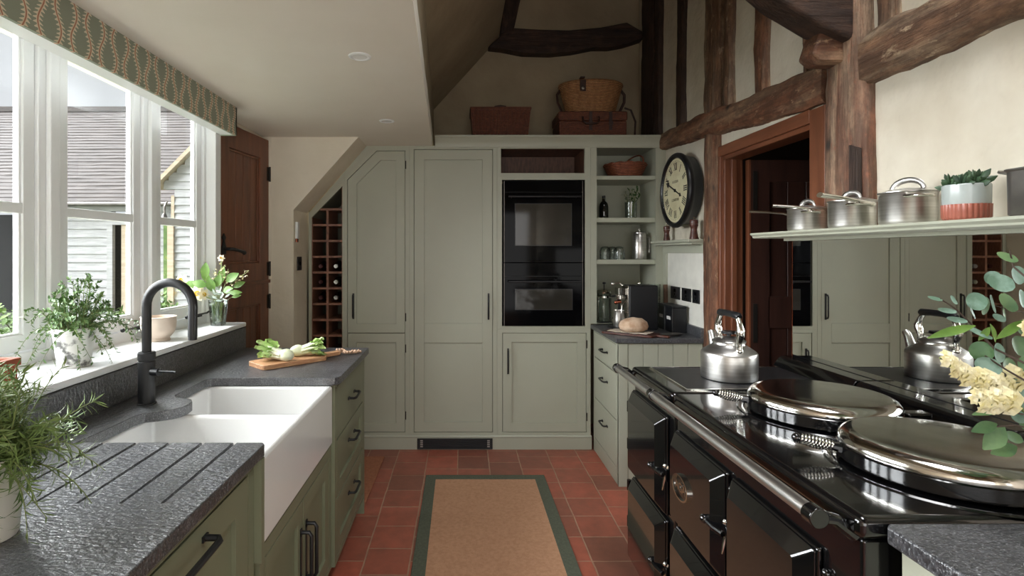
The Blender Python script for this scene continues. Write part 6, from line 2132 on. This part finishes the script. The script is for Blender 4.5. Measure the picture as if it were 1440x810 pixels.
# ------------------------------------------------------------------ eucalyptus and stocks beside the cooker
eu = thing('flower_arrangement', (1.17, 0.86, 0.9578), 'eucalyptus and cream flower spikes leaning over the cooker lids', 'flowers')
b = MB(); b.lathe([(0.0, 0.0), (0.06, 0.0), (0.065, 0.004), (0.075, 0.12), (0.05, 0.19), (0.055, 0.215), (0.051, 0.215), (0.046, 0.19), (0.07, 0.12), (0.06, 0.01), (0.0, 0.008)], (1.17, 0.86, 0.9578), 36); b.build('vase', 'stoneware', eu)
rg = random.Random(12)
neck = Vector((1.165, 0.865, 1.11))
st = MB(); l1 = MB(); l2 = MB(); l3 = MB()
def stem(pts, r=0.0022, mt=None):
    st.tube([neck + Vector((rg.uniform(-.02, .02), rg.uniform(-.02, .02), -0.15)), neck] + [Vector(p) for p in pts], [r * 1.3, r * 1.3] + [r * (1 - 0.5 * i / len(pts)) for i in range(len(pts))], 6)
Yb = 1.0
stem([wp(1460, 520, 0.95), wp(1398, 490, Yb), wp(1365, 455, Yb), wp(1345, 435, Yb), wp(1322, 420, Yb)])
stem([wp(1470, 470, 0.94), wp(1445, 440, 0.97), wp(1425, 437, Yb), wp(1400, 430, Yb)], 0.0015)
stem([wp(1480, 430, 0.93), wp(1455, 400, 0.97), wp(1425, 375, Yb), wp(1420, 352, Yb)])
stem([wp(1490, 560, 0.93), wp(1450, 540, 0.96), wp(1415, 520, 0.98), wp(1385, 500, Yb)])
stem([wp(1490, 600, 0.93), wp(1450, 585, 0.95), wp(1415, 578, 0.97), wp(1375, 548, 0.98)])
stem([wp(1490, 640, 0.93), wp(1455, 605, 0.95), wp(1430, 598, 0.97), wp(1402, 600, 0.98)])
# leaf blades: px, py, half width, half height, tilt, facing, which, dy
LV = [(1416, 362, 16, 10, 10, (0.2, -1, 0.9), 2, 0), (1407, 398, 18, 14, 5, (-0.1, -1, 0.5), 1, -0.01), (1431, 387, 16, 13, -20, (0.3, -1, 0.2), 1, 0.02), (1396, 391, 10, 10, 0, (-0.5, -1, 0.1), 1, 0.03),
      (1315, 420, 10, 4.5, 18, (0.1, -1, 1.2), 1, 0), (1341, 422, 7.5, 4.5, 70, (0.3, -1, 0.4), 1, 0.01), (1332, 437, 13, 5, 8, (0, -1, 1.0), 1, 0), (1346, 450, 14, 5.5, 10, (0, -1, 1.0), 1, 0), (1367, 438, 13, 3.5, 62, (0.6, -1, 0.2), 1, 0.0),
      (1373, 424, 13, 13, 30, (-0.3, -1, 0.3), 1, 0), (1384, 430, 13, 13, 0, (0.5, -1, -0.1), 2, 0.015), (1396, 428, 14, 4, 85, (0.4, -1, 0.2), 1, 0), (1418, 426, 15, 8, 60, (-0.4, -1, 0.2), 2, 0), (1405, 447, 9, 6, 20, (0, -1, 0.6), 1, 0),
      (1412, 441, 10, 3, 65, (0.5, -1, 0), 2, 0), (1377, 468, 18, 5, 35, (0, -1, 0.7), 1, -0.01), (1380, 494, 15, 14, 0, (-0.4, -1, 0.2), 2, 0.01), (1404, 496, 12, 14, 20, (0.3, -1, 0.2), 1, 0), (1389, 515, 20, 13, 5, (0, -1, 0.4), 1, -0.01),
      (1419, 516, 14, 13, 0, (0.3, -1, 0.3), 2, 0.01), (1387, 547, 16, 7, -10, (0, -1, 0.6), 1, 0), (1435, 546, 15, 14, 0, (0, -1, 0.3), 1, -0.01), (1434, 487, 16, 15, 0, (0.2, -1, 0.3), 2, 0.0), (1436, 462, 13, 9, 30, (0.2, -1, 0.3), 2, 0.02),
      (1437, 420, 10, 13, 10, (0.4, -1, 0.2), 1, 0.01), (1425, 615, 14, 9, 10, (0.2, -1, 0.8), 2, -0.01), (1433, 585, 15, 10, -15, (0.1, -1, 0.6), 1, 0.0), (1440, 570, 12, 10, 0, (0, -1, 0.4), 1, 0.0), (1447, 515, 18, 14, 10, (0, -1, 0.3), 2, 0.02), (1449, 600, 16, 10, 10, (0, -1, 0.6), 2, 0)]
for (px, py, hw, hh, an, nr, wch, dy) in LV:
    y = 1.0 + dy
    (l1 if wch == 1 else l2).disc(wp(px, py, y), nr, hw * y / 757, hh * y / 757, R(-an), dish=0.10)
# long strap leaves
for (px, py, qx, qy, L_, W_, mt) in ((1372, 458, 1310, 472, 0.088, 0.017, 3), (1440, 450, 1405, 475, 0.06, 0.016, 3), (1392, 455, 1402, 478, 0.035, 0.012, 3), (1392, 460, 1378, 478, 0.03, 0.012, 3), (1412, 600, 1386, 632, 0.05, 0.034, 4), (1420, 570, 1378, 580, 0.07, 0.018, 4), (1412, 545, 1398, 572, 0.045, 0.010, 2), (1402, 596, 1375, 604, 0.05, 0.022, 4), (1430, 628, 1400, 636, 0.05, 0.026, 4)):
    p, q = wp(px, py, 0.99), wp(qx, qy, 0.985)
    (l3 if mt == 3 else l2).leaf(p, q - p, (0.1, -1, 0.7), max(L_, (q - p).length), W_, curl=0.12, fold=0.25, rows=6)
st.build('stems', 'stem_dark', eu, smooth=60); l1.build('pale_leaves', 'leaf_euc', eu, recalc=False, smooth=60); l2.build('green_leaves', 'leaf_euc_green', eu, recalc=False, smooth=60); l3.build('strap_leaves', 'leaf_lime', eu, recalc=False, smooth=60)
# flower spikes
for (path, n_, dy) in ((((1465, 580), (1400, 540), (1352, 528), (1322, 503)), 26, 0.0), (((1465, 600), (1420, 560), (1385, 562), (1362, 560)), 18, -0.02), (((1470, 560), (1430, 525), (1400, 538), (1372, 520)), 14, 0.02), (((1470, 500), (1446, 470), (1440, 465), (1436, 462)), 5, 0.0)):
    pp = [wp(x, y, 0.98 + dy) for x, y in path]
    b2 = MB(); b2.tube([neck + Vector((0, 0, -0.15)), neck] + pp, [0.004, 0.004, 0.0035, 0.0032, 0.003, 0.002], 8)
    sp = b2.build('flower_spike', 'stem', eu, smooth=60)
    b = MB()
    for i in range(n_):
        t_ = 0.05 + 0.95 * i / n_
        if t_ < 0.5: p = pp[1].lerp(pp[2], t_ / 0.5)
        else: p = pp[2].lerp(pp[3], (t_ - 0.5) / 0.5)
        R_ = 0.0135 * (1.2 - 0.5 * t_)
        a = i * 2.4
        off = Vector((0.25 * math.cos(a), -0.6 + 0.4 * math.sin(a), 0.8 * math.sin(a))) * 0.017
        c = p + off
        nrm = (off + Vector((rg.uniform(-.3, .3), -0.6, rg.uniform(-.3, .3))) * 0.02).normalized()
        u = nrm.orthogonal().normalized(); v = nrm.cross(u)
        for lay, (k_, op, sc_) in enumerate(((5, 0.35, 1.0), (4, 1.1, 0.7))):
            for j in range(k_):
                aa = j * 2 * PI / k_ + lay
                d = (u * math.cos(aa) + v * math.sin(aa) + nrm * op).normalized()
                b.leaf(c, d, nrm, R_ * sc_, R_ * 1.05 * sc_, curl=0.35, fold=0.25, rows=3, tip=0.8)
    b.build('blossoms', 'petal_cream', sp, recalc=False, smooth=60)
